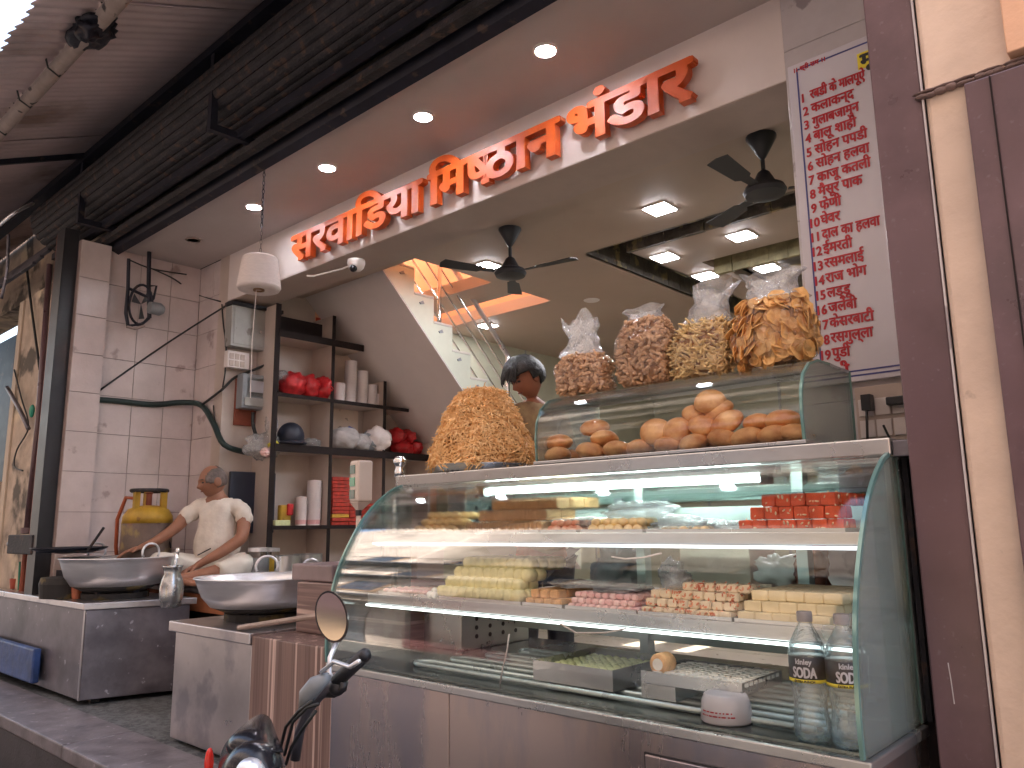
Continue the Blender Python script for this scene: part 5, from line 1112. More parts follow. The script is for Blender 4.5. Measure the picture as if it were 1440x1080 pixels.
# bottles
def curved_text(s, c, r, z, ang, sz, m, par, bold=(.0006, .0006), xs=1.0):
    cu = bpy.data.curves.new('txt', 'FONT'); cu.body = s; cu.size = sz; cu.resolution_u = 3
    tmp = bpy.data.objects.new('txt', cu); COL.objects.link(tmp); me = bpy.data.meshes.new_from_object(tmp.evaluated_get(bpy.context.evaluated_depsgraph_get())); bpy.data.objects.remove(tmp)
    bm = bmesh.new(); bm.from_mesh(me)
    for k in range(1, 24): bmesh.ops.bisect_plane(bm, geom=bm.verts[:] + bm.edges[:] + bm.faces[:], plane_co=(k * sz * .2, 0, 0), plane_no=(1, 0, 0))
    bm.to_mesh(me); bm.free(); vs = [v.co.copy() for v in me.vertices]; fs = [tuple(p.vertices) for p in me.polygons]; x1 = max(v.x for v in vs); bb = B()
    for i, (dx, dz) in enumerate([(0, 0)] + [(bold[0] * math.cos(a * .785), bold[1] * math.sin(a * .785)) for a in range(8)]):
        out = []
        for v in vs:
            th = ang + ((v.x - x1 / 2) * xs + dx) / r; rr_ = r + .0004 + i * .00004; out.append((c.x + rr_ * math.cos(th), c.y + rr_ * math.sin(th), z + v.y + dz))
        bb.add(out, fs)
    off = rootloc(par); me2 = bpy.data.meshes.new('lettering'); me2.from_pydata([tuple(Vector(p) - off) for p in bb.v], [], bb.f); me2.materials.append(m)
    o = bpy.data.objects.new('lettering', me2); COL.objects.link(o); o.parent = par
blab = mat('bottle_label', (.035, .030, .035), .35, var=.15)
def bottle(c, label, ang):
    t = thing('soda_bottle', label, 'bottle', c, 0, 'soda bottles inside the counter glass')
    H = .262; r = .0395
    prof = [(0, .006), (.018, .004), (.03, 0), (.036, .006), (.038, .025), (.0365, .045), (.034, .065), (.0345, .085), (.037, .105), (r, .118), (r, .172), (.0395, .182), (.036, .196), (.028, .213), (.019, .230), (.0145, .240), (.0145, .248)]
    B().lathe(prof, c, 32).out('body', M['pet'], t, smooth='all')
    B().lathe([(0, .009), (.034, .010), (.0365, .026), (.0350, .045), (.0325, .065), (.033, .085), (.0355, .105), (.038, .118), (.038, .182), (.034, .197), (0, .1975)], c, 28).out('soda', M['water'], t, smooth='all')
    B().lathe([(r + .0004, .120), (r + .0004, .172)], c, 40).out('label', blab, t, smooth='all')
    B().lathe([(r + .0007, .120), (r + .0007, .127)], c, 40).out('label_stripe', M['yellow'], t, smooth='all')
    B().lathe([(.0165, .243), (.0165, .262), (.015, .264), (0, .264)], c, 22).out('cap', mat('cap_grey', (.22, .20, .22), .5), t, smooth=True)
    curved_text('kinley', c, r + .0006, c.z + .158, ang, .0155, M['board'], t, (.0005, .0005), .95)
    curved_text('SODA', c, r + .0006, c.z + .131, ang + .02, .0300, M['board'], t, (.0011, .0008), .62)
    curved_text('EXTRA PUNCH', c, r + .0012, c.z + .1208, ang, .0068, M['black'], t, (.0003, .0003), .95)
def vang(c): return math.atan2(-c.y, -c.x)
q = at(1144, 1038, Z=GZ + .006); q = Vector((at(1141, 1000, Y=1.752).x, 1.752, GZ + .006)); bottle(q, 'clear soda bottle standing left of the glass edge', vang(q) - .25)
q = Vector((at(1194, 1000, Y=1.748).x, 1.748, GZ + .006)); bottle(q, 'clear soda bottle partly behind the green glass edge', vang(q) + .1)

# ================================================================ ON TOP OF THE COUNTER
ZT = 1.698
q = at(678, 658, Y=2.21); pc = Vector((q.x, 2.215, ZT + .001)); rp = .205
pl = thing('steel_platter', 'round steel platter holding the heap of fried noodles', 'platter', pc)
B().lathe([(0, 0), (rp * .90, 0), (rp * .95, .004), (rp, .026), (rp * 1.01, .028), (rp * .985, .026), (rp * .93, .008), (0, .006)], pc, 48).out('dish', M['csteel'], pl, smooth='all')
HH = at(672, 553, Y=2.215).z - ZT + .0
def hgt(u): return HH * max(0, (1 - abs(u) ** 2.3)) ** .62
bb = B(); prof = [(0, .028)] + [(rp * .96 * i / 10, 0) for i in range(0)]
def hpr(q):                             # q 0..1 from the rim to the crown: radius and height
    if q < .78: h_ = q / .78; return rp * .945 * (1 - .60 * h_ ** 1.9), .02 + (HH - .035) * h_
    c_ = (q - .78) / .22; return rp * .945 * .40 * math.cos(c_ * math.pi / 2), .02 + (HH - .035) + .02 * math.sin(c_ * math.pi / 2)
dome = [(hpr(1 - k / 24)[0] * .955, hpr(1 - k / 24)[1] * .97) for k in range(25)]
hp = thing('noodle_heap', 'tall heap of thin orange fried noodles on the platter', 'snack', pc)
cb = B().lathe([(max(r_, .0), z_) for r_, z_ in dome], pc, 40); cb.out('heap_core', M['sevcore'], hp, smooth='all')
bb = B(); rs_ = random.Random(3)
for i in range(7000):
    qq_ = rs_.random(); a = rs_.random() * 2 * math.pi; t = (1 - qq_) * math.pi / 2
    r_, zz = hpr(qq_)
    wob = 1 + .11 * noise.noise(Vector((math.cos(a) * 2, math.sin(a) * 2, zz * 9)))
    p = pc + Vector((r_ * wob * math.cos(a), r_ * wob * math.sin(a), zz * (1 + .03 * noise.noise(Vector((r_ * 20, a * 2, 1))))))
    up = Vector((math.sin(t) * math.cos(a), math.sin(t) * math.sin(a), .9 * math.cos(t) + .2)).normalized()
    d = Vector((rs_.gauss(0, 1), rs_.gauss(0, 1), rs_.gauss(0, .6))); d = (d - up * d.dot(up) * .75).normalized(); L = rs_.uniform(.012, .034)
    e = d.orthogonal().normalized() * .0022; g = d.cross(e).normalized() * .0022; md = up * rs_.uniform(-.005, .012)
    v = []
    for s, o_ in ((-L, 0), (0, 1), (L, 0)):
        c0 = p + d * s + md * o_ + up * .001
        v += [c0 + e, c0 - e * .5 + g * .87, c0 - e * .5 - g * .87]
    bb.add(v, [(0, 1, 4, 3), (1, 2, 5, 4), (2, 0, 3, 5), (3, 4, 7, 6), (4, 5, 8, 7), (5, 3, 6, 8)])
o = bb.out('noodle', M['sev'], hp); o['kind'] = 'stuff'
# top glass case
TX0, TX1 = -1.744, -.816
tc = thing('glass_case', 'small curved glass case on the counter top filled with buns', 'glass case', (-1.3, 2.2, ZT))
prf = [(2.03, ZT + .012), (2.026, 1.78), (2.032, 1.84), (2.055, 1.89), (2.10, 1.925), (2.16, 1.943), (2.25, 1.945)]
def strip(x0, x1, pf, th, name, m):
    v = []; n_ = len(pf)
    for x in (x0, x1):
        for y, z in pf: v.append((x, y, z))
        for i, (y, z) in enumerate(pf):
            a_ = Vector(pf[min(i + 1, n_ - 1)]) - Vector(pf[max(i - 1, 0)]); a_.normalize(); v.append((x, y - (-a_.y) * -th * -1 if False else y + a_.y * th, z - a_.x * th))
    f = []; m2 = 2 * n_
    for i in range(n_ - 1): f += [(i, i + 1, m2 + i + 1, m2 + i), (n_ + i, m2 + n_ + i, m2 + n_ + i + 1, n_ + i + 1), (i, n_ + i, n_ + i + 1, i + 1), (m2 + i, m2 + i + 1, m2 + n_ + i + 1, m2 + n_ + i)]
    f += [(0, m2, m2 + n_, n_), (n_ - 1, 2 * n_ - 1, m2 + 2 * n_ - 1, m2 + n_ - 1)]
    return B().add(v, f).out(name, m, tc, smooth=True)
strip(TX0 + .006, TX1 - .008, prf, .005, 'curved_glass', M['glass']); strip(TX1 - .0075, TX1, prf, .007, 'glass_edge', M['gedge']); strip(TX0, TX0 + .0055, prf, .007, 'glass_edge', M['gedge'])
B().prism([(y + .006, z) for y, z in prf] + [(2.40, 1.938), (2.40, ZT + .012)], 'X', TX1 - .004, TX1 - .0005).out('side_glass', M['sglass'], tc)
B().prism([(y + .006, z) for y, z in prf] + [(2.40, 1.938), (2.40, ZT + .012)], 'X', TX0, TX0 + .004).out('side_glass', M['sglass'], tc)
B().box((TX0, 2.251, 1.935), (TX1, 2.405, 1.943)).out('top_plate', M['csteel'], tc)
B().box((TX0, 2.0355, 1.944 - .002), (TX1, 2.0345, 1.943 - .002)) 
B().box((TX0, 2.402, ZT + .002), (TX1, 2.406, 1.934)).out('back_glass', M['glass'], tc)
B().box((TX0 - .006, 2.025, ZT + .0005), (TX1 + .004, 2.41, ZT + .011)).out('base', M['csteel'], tc, bevel=.002)
B().tube([(TX1, 2.403, ZT), (TX1, 2.403, 1.94)], .004, 6).out('glass_edge', M['gedge'], tc)
# buns
def bunp(seed): 
    fn = lambda d, p: Vector((p.x, p.y, p.z * (.75 if d.z < 0 else 1.0))) * (1 + .05 * noise.noise(d * 2 + Vector((seed, 0, 0))))
    return top('bun', B().ell((0, 0, .021), (.050, .046, .031), 20, 12, fn), M['bun'], 'golden round bun in the glass case', 'bun', 'buns in the glass case', smooth='all')
BP = [bunp(k) for k in range(4)]; S_ = Stack(BP); bz_ = ZT + .012
BN = -1
def putbun(xx, yy2, lay, lb=None, tilt=None):
    global BN; BN += 1; lb = lb or 'golden bun on the glass case floor, %s from the left, %s row' % (ORD[BN if BN < 10 else (BN - 10 if BN < 19 else BN - 19)], 'front' if BN < 10 else ('middle' if BN < 19 else 'back'))
    X_ = at(xx, 620, Y=yy2).x; o = S_.put((X_, yy2, bz_ + lay * .044 + (.012 if tilt else 0)), 0, R.uniform(.94, 1.1), lb or 'golden bun low in the pile on the floor of the glass case')
    o['label'] = lb; o.rotation_euler = tilt or (R.uniform(-.25, .25), R.uniform(-.25, .25), R.uniform(0, 6))
for k, xx in enumerate((785, 828, 866, 900, 940, 978, 1016, 1054, 1090, 1118)): putbun(xx, 2.10, 0)
for k, xx in enumerate((800, 845, 885, 925, 965, 1005, 1045, 1085, 1112)): putbun(xx, 2.195, 0)
for k, xx in enumerate((870, 930, 990, 1050, 1100)): putbun(xx, 2.30, 0)
for xx, lb, tl_ in ((786, 'golden bun resting on the leftmost bun', None), (850, 'brown bun lying across the left group', None), (925, 'upright bun left of the big middle group', (1.0, .2, .3)), (958, 'large pale bun standing against the glass in the middle', (1.15, 0, -.1)), (992, 'bun on the second layer under the topmost bun', (.5, .3, 0)), (1030, 'bun leaning at the right of the middle group', (.6, -.4, 0)), (1068, 'bun upper left in the right group', None), (1104, 'bun upper right in the right group', None)): putbun(xx, 2.135, 1, lb, tl_)
putbun(838, 2.15, 1.9, 'reddish brown bun high in the left group'); putbun(982, 2.16, 1.9, 'bun in the middle group beside the topmost one', (.5, .4, 0)); putbun(1018, 2.16, 1.9, 'bun right of the middle pile, third layer', (.4, -.4, 0))
putbun(1003, 2.15, 2.75, 'topmost glossy golden bun', (.9, .1, .2))
# snack bags
def bag(label, L, Rr, bot, topc, tip, tilt, m, kind, seed, depth=.13, y=2.24):
    """L,Rr left/right px at the fullest, bot/topc px rows of the contents, tip px row of the film"""
    pb = at((L + Rr) / 2, bot, Y=y); pt_ = at((L + Rr) / 2, topc, Y=y); zb_ = 1.946; sc_ = (Vector((pb.x, y, zb_)) - Vector((0, 0, 1.5))).dot(Vector((MR[0][2], MR[1][2], MR[2][2]))) / 1108
    wv = (Rr - L) * sc_ / .93; h = (bot - topc) * sc_ * 1.0; ht = (topc - tip) * sc_ * 1.12
    cx = (pb.x + pt_.x) / 2; c = Vector((cx, y, zb_)); t = thing('snack_bag', label, 'bag', c, 0, 'clear bags of fried snacks on the glass case')
    rx, ry = wv / 2, depth / 2
    def body(u, v, infl=0):                       # u angle, v 0..1 height
        r = (min(1, (v * 5.0 + .25)) ** .5) * (1 - .25 * max(0, v - .72) / .28) * (1 + .03 * math.sin(v * 9 + seed))
        ca, sa = math.cos(u), math.sin(u); q = (abs(ca) ** 3 + abs(sa) ** 3) ** (-1 / 3)
        nn = 1 + .05 * noise.noise(Vector((ca * 1.5 + seed, sa * 1.5, v * 3)))
        return c + Vector(((rx + infl) * r * ca * q * nn + tilt * v * h, (ry + infl) * r * sa * q * nn, v * h + .004 - infl * (v < .05)))
    nu, nv = 36, 16
    def shell(infl, a0=0, a1=1):
        v = [body(2 * math.pi * k / nu, a0 + (a1 - a0) * j / nv, infl) for j in range(nv + 1) for k in range(nu)]; f = []
        for j in range(nv):
            for k in range(nu): f.append((j * nu + k, j * nu + (k + 1) % nu, (j + 1) * nu + (k + 1) % nu, (j + 1) * nu + k))
        return v, f
    # contents
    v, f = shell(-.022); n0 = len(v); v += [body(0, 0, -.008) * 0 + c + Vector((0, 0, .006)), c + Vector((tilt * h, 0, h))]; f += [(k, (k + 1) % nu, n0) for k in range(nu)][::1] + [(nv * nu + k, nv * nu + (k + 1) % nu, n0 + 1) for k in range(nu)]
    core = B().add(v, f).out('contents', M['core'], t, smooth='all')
    rs_ = random.Random(seed); bb = B()
    if kind == 'chip':
        for i in range(290):
            u = rs_.uniform(math.pi * .95, math.pi * 2.05) if i % 4 else rs_.uniform(0, math.pi); vv = rs_.uniform(.02, 1.0); p = body(u, vv, rs_.uniform(-.016, -.005)); nrm = (p - c - Vector((tilt * vv * h, 0, vv * h * .7))).normalized()
            q = nrm.to_track_quat('Z', 'Y').to_matrix() @ Matrix.Rotation(rs_.gauss(0, .33), 3, 'X') @ Matrix.Rotation(rs_.gauss(0, .33), 3, 'Y'); r0 = rs_.choice((.015, .019, .023, .029)); n_ = 12; vs = [p]
            for k in range(n_): a = 2 * math.pi * k / n_; rr_ = r0 * (1 + .1 * rs_.uniform(-1, 1)); vs.append(p + q @ Vector((rr_ * math.cos(a), rr_ * math.sin(a), .003 * math.sin(2 * a + i))))
            vs += [w_ + q @ Vector((0, 0, .0018)) for w_ in vs]; m_ = n_ + 1
            ch = B().add(vs, [(0, 1 + (k + 1) % n_, 1 + k) for k in range(n_)] + [(m_, m_ + 1 + k, m_ + 1 + (k + 1) % n_) for k in range(n_)] + [(1 + k, 1 + (k + 1) % n_, m_ + 1 + (k + 1) % n_, m_ + 1 + k) for k in range(n_)])
            o = ch.out('chip', M['chip'], t, smooth=False)
    else:
        N_ = {'pellet': 800, 'stick': 750}[kind]
        for i in range(N_):
            u = rs_.uniform(0, 2 * math.pi); vv = rs_.uniform(.0, 1.0) if i % 6 else 1; p = body(u, vv, rs_.uniform(-.017, -.006))
            if i % 6 == 0: p = c + Vector((tilt * h, 0, h)) + (p - c - Vector((tilt * h, 0, h))) * math.sqrt(rs_.random()); p.z = c.z + h + .004
            d = Vector((rs_.gauss(0, 1), rs_.gauss(0, 1), rs_.gauss(0, .7))).normalized(); L_, r0 = ((.014, .0062) if kind == 'pellet' else (.024, .0045)); L_ *= rs_.uniform(.7, 1.2)
            e = d.orthogonal().normalized(); bend = e * rs_.uniform(.0, .004)
            bb.tube([p - d * L_, p - d * L_ * .4 + bend, p + d * L_ * .4 + bend, p + d * L_], [r0 * .6, r0, r0, r0 * .6], 5)
        o = bb.out('snack_pieces', M[m], t, smooth='all'); o['kind'] = 'stuff'
    v, f = shell(.003); B().add(v, f).out('film', M['bagfilm'], t, smooth='all')
    # loose film top
    v = []; f = []; nj = 12
    for j in range(nj + 1):
        s = j / nj
        for k in range(nu):
            u = 2 * math.pi * k / nu; b0 = body(u, 1, .003); cc_ = c + Vector((tilt * h, 0, h)); d = b0 - cc_; d.z = 0
            nar = 1 - .32 * math.sin(min(1, s * 1.6) * math.pi / 2) + .30 * max(0, s - .6) / .4
            nx_ = noise.noise(Vector((math.cos(u) * 2.2 + seed, math.sin(u) * 2.2, s * 3.5))); zz = ht * s * (1 + .35 * noise.noise(Vector((math.cos(u) * 1.3, math.sin(u) * 1.3 + seed, 0))) * s)
            v.append(cc_ + Vector((d.x * nar * (1 + .3 * nx_) + (tilt - .25 * (seed % 3 - 1)) * zz, d.y * (nar - .35 * s) * (1 + .5 * nx_), zz + .004)))
    for j in range(nj):
        for k in range(nu): f.append((j * nu + k, j * nu + (k + 1) % nu, (j + 1) * nu + (k + 1) % nu, (j + 1) * nu + k))
    B().add(v, f).out('loose_top', M['bagtop'], t, smooth='all')
bag('leftmost small bag of brown twisted snacks with a tall loose top', 782, 864, 549, 492, 440, -.05, 'snack', 'pellet', 1, .13)
bag('fuller bag of brown twisted snacks, second from the left', 866, 948, 541, 447, 430, .05, 'snack', 'pellet', 2, .14)
bag('bag of pale golden stick snacks, third from the left', 944, 1030, 528, 452, 402, .10, 'snack2', 'stick', 3, .14)
bag('rightmost bag of large round orange chips', 1032, 1140, 514, 418, 380, .05, 'chip', 'chip', 4, .16)

# weighing scale head
q = at(505, 690, Y=2.35); sc = thing('scale_display', 'cream weighing scale head with green displays on a pole', 'scale', (q.x, 2.35, 1.4))
ppm = ((Vector((q.x, 2.35, q.z)) - Vector((0, 0, 1.5))).dot(Vector((MR[0][2], MR[1][2], MR[2][2]))) / 1108)
wv, hv = 24 * ppm, 62 * ppm
def rot_box(name, x0, x1, y0, y1, z0, z1, m, taper=None, bevel=.004):
    rm = Matrix.Rotation(rad(-8), 3, 'Z'); bb = B()
    pts = [(x0, y0), (x1, y0), (x1, y1), (x0, y1)]; v = []
    for zz, tp_ in ((z0, taper or 1), (z1, 1)):
        for x_, y_ in pts: p = rm @ Vector((x_ * tp_, y_ * tp_, 0)); v.append((q.x + p.x, 2.35 + p.y, zz))
    return bb.add(v, [(3, 2, 1, 0), (4, 5, 6, 7), (0, 1, 5, 4), (1, 2, 6, 5), (2, 3, 7, 6), (3, 0, 4, 7)]).out(name, m, sc, bevel=bevel)
zt2 = at(505, 648, Y=2.35).z; zb2_ = at(505, 706, Y=2.35).z
rot_box('head', -.045, .045, -.03, .05, zb2_, zt2, M['scale_w'], bevel=.01)
rot_box('neck', -.040, .040, -.028, .045, zb2_ - .04, zb2_ - .001, M['scale_w'], taper=.3, bevel=.003)
for k in range(3):
    z0_ = zb2_ + .015 + k * (zt2 - zb2_ - .02) / 3; o = rot_box('display', -.037, .012, -.0335, -.0305, z0_, z0_ + (zt2 - zb2_) / 4.6, M['lcd'] if k == 1 else mat('lcd_off%d' % k, (.03, .09, .07), .2), bevel=0)
B().tube([(q.x, 2.35, 1.35), (q.x, 2.35, zb2_ - .03)], .012, 10).out('pole', M['scale_w'], sc); B().tube([(q.x, 2.35, zb2_ - .065), (q.x, 2.35, zb2_ - .038)], .015, 10).out('collar', M['black'], sc)
B().box((q.x - .09, 2.33, 1.28), (q.x + .1, 2.6, 1.35)).out('base', M['dsteel'], sc, bevel=.01)
o = top('white_carton', B().box((q.x - .09 - .03, 2.62, 1.20), (q.x + .12, 2.8, 1.52)), M['cream'], 'stack of pale flat cartons behind the scale pole', 'carton', bevel=.004)

# ================================================================ PEOPLE
def skin_mesh(name, joints, edges, m, par, sub=2, root=0, noise_amp=0, nscale=8, flat=1):
    """joints: list of ((x,y,z), rx, ry)"""
    me = bpy.data.meshes.new(name); me.from_pydata([j[0] for j in joints], edges, []); o = bpy.data.objects.new(name, me); COL.objects.link(o)
    md = o.modifiers.new('skin', 'SKIN'); md.use_smooth_shade = True; md.branch_smoothing = .6
    sk_ = me.skin_vertices[0].data
    roots = root if isinstance(root, (list, tuple)) else [root]
    for i, j in enumerate(joints): sk_[i].radius = (j[1], j[2] if len(j) > 2 else j[1]); sk_[i].use_root = i in roots
    s = o.modifiers.new('sub', 'SUBSURF'); s.levels = sub; s.render_levels = sub
    bpy.context.view_layer.update(); dg = bpy.context.evaluated_depsgraph_get(); m2 = bpy.data.meshes.new_from_object(o.evaluated_get(dg)); bpy.data.objects.remove(o); bpy.data.meshes.remove(me)
    if noise_amp:
        for v in m2.vertices: n_ = Vector([noise.noise(v.co * nscale + Vector((k * 9, 0, 0))) for k in range(3)]); v.co += n_ * noise_amp
    for p in m2.polygons: p.use_smooth = True
    m2.materials.clear(); m2.materials.append(m); m2.name = name; o = bpy.data.objects.new(name, m2); COL.objects.link(o); o.parent = par; return o
def add_hand(J, E, wi, wrist, d, up, side, L=.17, curl=.5, r=.0085):
    """palm and five fingers rooted at joint wi; d = pointing direction, up = back of hand, side = thumb side"""
    d = d.normalized(); up = (up - d * up.dot(d)).normalized(); s = d.cross(up).normalized() * side
    p = wrist + d * .045; J.append((tuple(p), .026, .020)); E.append((wi, len(J) - 1)); pi_ = len(J) - 1
    for k, (off, fl) in enumerate(((.026, .070), (.009, .078), (-.009, .072), (-.026, .058))):
        b = p + d * .035 + s * off; J.append((tuple(b), r * 1.15, r * 1.1)); E.append((pi_, len(J) - 1)); prev = len(J) - 1; dd = d
        for seg in (.42, .33, .25):
            dd = (dd - up * curl * .5).normalized(); b = b + dd * fl * seg; J.append((tuple(b), r * .95, r * .9)); E.append((prev, len(J) - 1)); prev = len(J) - 1
    b = wrist + d * .02 + s * .03; J.append((tuple(b), r * 1.3, r * 1.2)); E.append((wi, len(J) - 1)); prev = len(J) - 1; dd = (d * .75 + s * .7 - up * .2).normalized()
    for seg in (.03, .025): b = b + dd * seg; dd = (dd + d * .3 - up * curl * .3).normalized(); J.append((tuple(b), r, r)); E.append((prev, len(J) - 1)); prev = len(J) - 1
def head(par, c, yaw, pitch, H, mskin, mhair, style):
    """H = chin to crown; face looks along -Y of the local frame before yaw"""
    W = H * .345; D = H * .42; hh = H * .5
    rot = Matrix.Rotation(yaw, 3, 'Z') @ Matrix.Rotation(pitch, 3, 'X'); c = Vector(c)
    def g(x, x0, w_): return math.exp(-((x - x0) / w_) ** 2)
    def shape(d):
        x, y, z = d
        p = Vector((x * W, y * D, z * hh))
        if z < 0: p.x *= 1 - .30 * (-z) ** 1.5; p.y = p.y * (1 - .22 * (-z) ** 1.6) if y > 0 else p.y * (1 - .05 * (-z))
        if z < -.2 and y > 0: p.z *= 1 - .25 * y
        if y < 0:
            f = -y; fx = g(x, 0, .16)
            p.y -= H * .105 * g(z, -.20, .14) * g(x, 0, .13) * f              # nose
            p.y -= H * .035 * g(z, .02, .20) * g(x, 0, .09) * f
            p.y += H * .045 * (g(x, .36, .17) + g(x, -.36, .17)) * g(z, .06, .12) * f   # sockets
            p.y -= H * .022 * g(z, .22, .10) * f                               # brow
            p.y -= H * .030 * g(z, -.47, .07) * g(x, 0, .26) * f               # lips
            p.y += H * .012 * g(z, -.53, .035) * g(x, 0, .3) * f
            p.y -= H * .035 * g(z, -.80, .16) * g(x, 0, .3) * f                # chin
            p.y -= H * .012 * (g(x, .5, .2) + g(x, -.5, .2)) * g(z, -.2, .2)   # cheeks
        return p
    v = []; f = []; n_, m_ = 48, 40
    for j in range(m_ + 1):
        t = math.pi * j / m_
        for k in range(n_): a = 2 * math.pi * k / n_; v.append(c + rot @ shape(Vector((math.sin(t) * math.cos(a), math.sin(t) * math.sin(a), math.cos(t)))))
    for j in range(m_):
        for k in range(n_): f.append((j * n_ + k, (j + 1) * n_ + k, (j + 1) * n_ + (k + 1) % n_, j * n_ + (k + 1) % n_))
    hd = B().add(v, f).out('head', mskin, par, smooth='all', local=True)
    L = lambda x, y, z: c + rot @ Vector((x, y, z))
    for s in (-1, 1):
        e = L(s * W * .98, H * .02, -H * .02); B().ell(e, (.012 * H / .22, .028 * H / .22, .034 * H / .22), 12, 8, rot=rot).out('ear', mskin, hd, smooth='all', local=True)
        e = L(s * W * .38, -D * .83, H * .035); B().ell(e, (.014 * H / .22, .008, .006), 10, 6, rot=rot).out('eye', M['black'], hd, smooth='all', local=True)
        P_ = [L(s * W * (.15 + .15 * k), -D * (.98 - .045 * k), H * (.115 + .012 * math.sin(k))) for k in range(4)]; B().tube(P_, .0032, 5).out('eyebrow', M['hair'], hd, local=True)
    B().tube([L(-W * .26, -D * .86, -H * .245), L(-W * .1, -D * .965, -H * .238), L(W * .1, -D * .965, -H * .238), L(W * .26, -D * .86, -H * .245)], .0032, 6).out('mouth', mat('lips', (.16, .05, .04), .5), hd, local=True)
    # hair
    v = []; idx = {}; f = []; thick = .004 if style == 'short' else .016
    for j in range(m_ + 1):
        t = math.pi * j / m_
        for k in range(n_):
            a = 2 * math.pi * k / n_; d = Vector((math.sin(t) * math.cos(a), math.sin(t) * math.sin(a), math.cos(t)))
            if style == 'short': inside = (d.z > -.45 + .55 * max(0, -d.y + .1) and (d.y > -.05 or (abs(d.x) > .62 and d.z > -.1)) and not (d.z > .80 and d.y < .35)) 
            else: inside = d.z > (.30 if d.y < -.35 else (-.15 if abs(d.x) > .5 and d.y < .1 else -.5)) 
            if inside:
                th = thick * (1 + .35 * noise.noise(d * 9)) + (.034 * max(0, -d.y) * max(0, d.z + .15) if style == 'full' else 0)
                idx[(j, k)] = len(v); p = shape(d); v.append(c + rot @ (p + d * th))
    for j in range(m_):
        for k in range(n_):
            q4 = [(j, k), (j + 1, k), (j + 1, (k + 1) % n_), (j, (k + 1) % n_)]
            if all(q_ in idx for q_ in q4): f.append(tuple(idx[q_] for q_ in q4))
    ho = B().add(v, f).out('hair', mhair, hd, smooth='all', local=True); s = ho.modifiers.new('s', 'SOLIDIFY'); s.thickness = .006; s.offset = -.5
    if style == 'full':                  # forelock falling forward
        bb = B(); rr_ = random.Random(5)
        for k in range(150):
            x = rr_.uniform(-.9, .9); z = rr_.uniform(.35, .95); d0 = Vector((x * .8, -math.sqrt(max(0, 1 - z * z)) * .8 - .1, z)).normalized(); p0 = shape(d0) + d0 * thick; p1 = p0 + Vector((x * .01, -.022, .006)); p2 = p1 + Vector((x * .006, -.016, -.018)); p3 = p2 + Vector((0, -.002, -.020))
            bb.tube([c + rot @ q_ for q_ in (p0, p1, p2, p3)], [.005, .005, .004, .001], 5)
        bb.out('forelock', mhair, hd, smooth='all', local=True)
    return hd
YAW = math.atan2(.675, .738)
# the cook, sitting cross-legged on the platform
seat = at(300, 818, Y=2.74); seat.z = bz + .002
man = thing('person', 'balding man in a white vest and white dhoti sitting cross-legged behind the woks', 'person', seat, YAW)
V = Vector
J = [((0, .04, .12), .15, .11), ((0, .02, .27), .155, .125), ((.005, .01, .43), .135, .10), ((.005, .01, .545), .085, .07), ((0, -.01, .60), .056, .056), ((-.008, -.025, .655), .055, .06),
     ((-.10, .005, .535), .062, .06), ((-.185, -.005, .50), .058, .056), ((-.250, -.07, .385), .045, .044), ((-.345, -.14, .300), .038, .036), ((-.43, -.20, .255), .027, .025),
     ((.10, .015, .535), .062, .06), ((.188, .01, .495), .060, .056), ((.210, -.06, .310), .047, .046), ((.10, -.17, .215), .040, .038), ((-.02, -.27, .135), .028, .025),
     ((-.10, .02, .11), .10, .09), ((-.34, -.20, .15), .066, .064), ((-.10, -.36, .055), .040, .038), ((.03, -.40, .035), .028, .024), ((.10, -.42, .03), .022, .016),
     ((.11, .02, .11), .10, .09), ((.26, -.20, .13), .068, .066), ((.02, -.33, .075), .042, .040), ((-.10, -.40, .06), .030, .026), ((-.18, -.43, .05), .024, .018)]
E_ = [(0, 1), (1, 2), (2, 3), (3, 4), (4, 5), (3, 6), (6, 7), (7, 8), (8, 9), (9, 10), (3, 11), (11, 12), (12, 13), (13, 14), (14, 15), (0, 16), (16, 17), (17, 18), (18, 19), (19, 20), (0, 21), (21, 22), (22, 23), (23, 24), (24, 25)]
add_hand(J, E_, 10, V((-.43, -.20, .255)), V((-.8, -.5, -.25)), V((0, 0, 1)), -1, curl=.5)
add_hand(J, E_, 15, V((-.02, -.27, .135)), V((-.75, -.45, -.45)), V((-.3, -.3, 1)), -1, curl=.7)
skin_mesh('body', J, E_, M['skin'], man)
vest_o = skin_mesh('vest', [((0, .04, .13), .172, .135), ((0, .02, .26), .180, .150), ((.005, .012, .40), .155, .118), ((.005, .014, .505), .118, .090), ((.002, .010, .572), .092, .078), ((-.105, .008, .538), .084, .076), ((-.187, -.003, .492), .074, .070), ((-.232, -.045, .420), .062, .062), ((.105, .018, .538), .084, .076), ((.190, .012, .492), .078, .072), ((.208, -.028, .385), .064, .064)],
                    [(0, 1), (1, 2), (2, 3), (3, 4), (3, 5), (5, 6), (6, 7), (3, 8), (8, 9), (9, 10)], M['vest'], man, noise_amp=.016, nscale=19)
skin_mesh('dhoti', [((0, .05, .09), .17, .09), ((-.13, -.02, .115), .115, .10), ((-.34, -.20, .15), .092, .088), ((-.20, -.31, .09), .072, .055), ((.14, -.02, .115), .12, .105), ((.27, -.20, .13), .098, .09), ((.12, -.29, .095), .085, .065), ((0, .16, .07), .12, .07)],
          [(0, 1), (1, 2), (2, 3), (0, 4), (4, 5), (5, 6), (0, 7)], M['dhoti'], man, noise_amp=.024, nscale=17)
B().tube([(-.055, -.165, .20), (.035, -.172, .245)], .004, 6).out('pen', M['greasy'], man, local=True)
head(man, (-.025, -.04, .700), rad(-50), rad(12), .225, M['skin'], M['greyhair'], 'short')
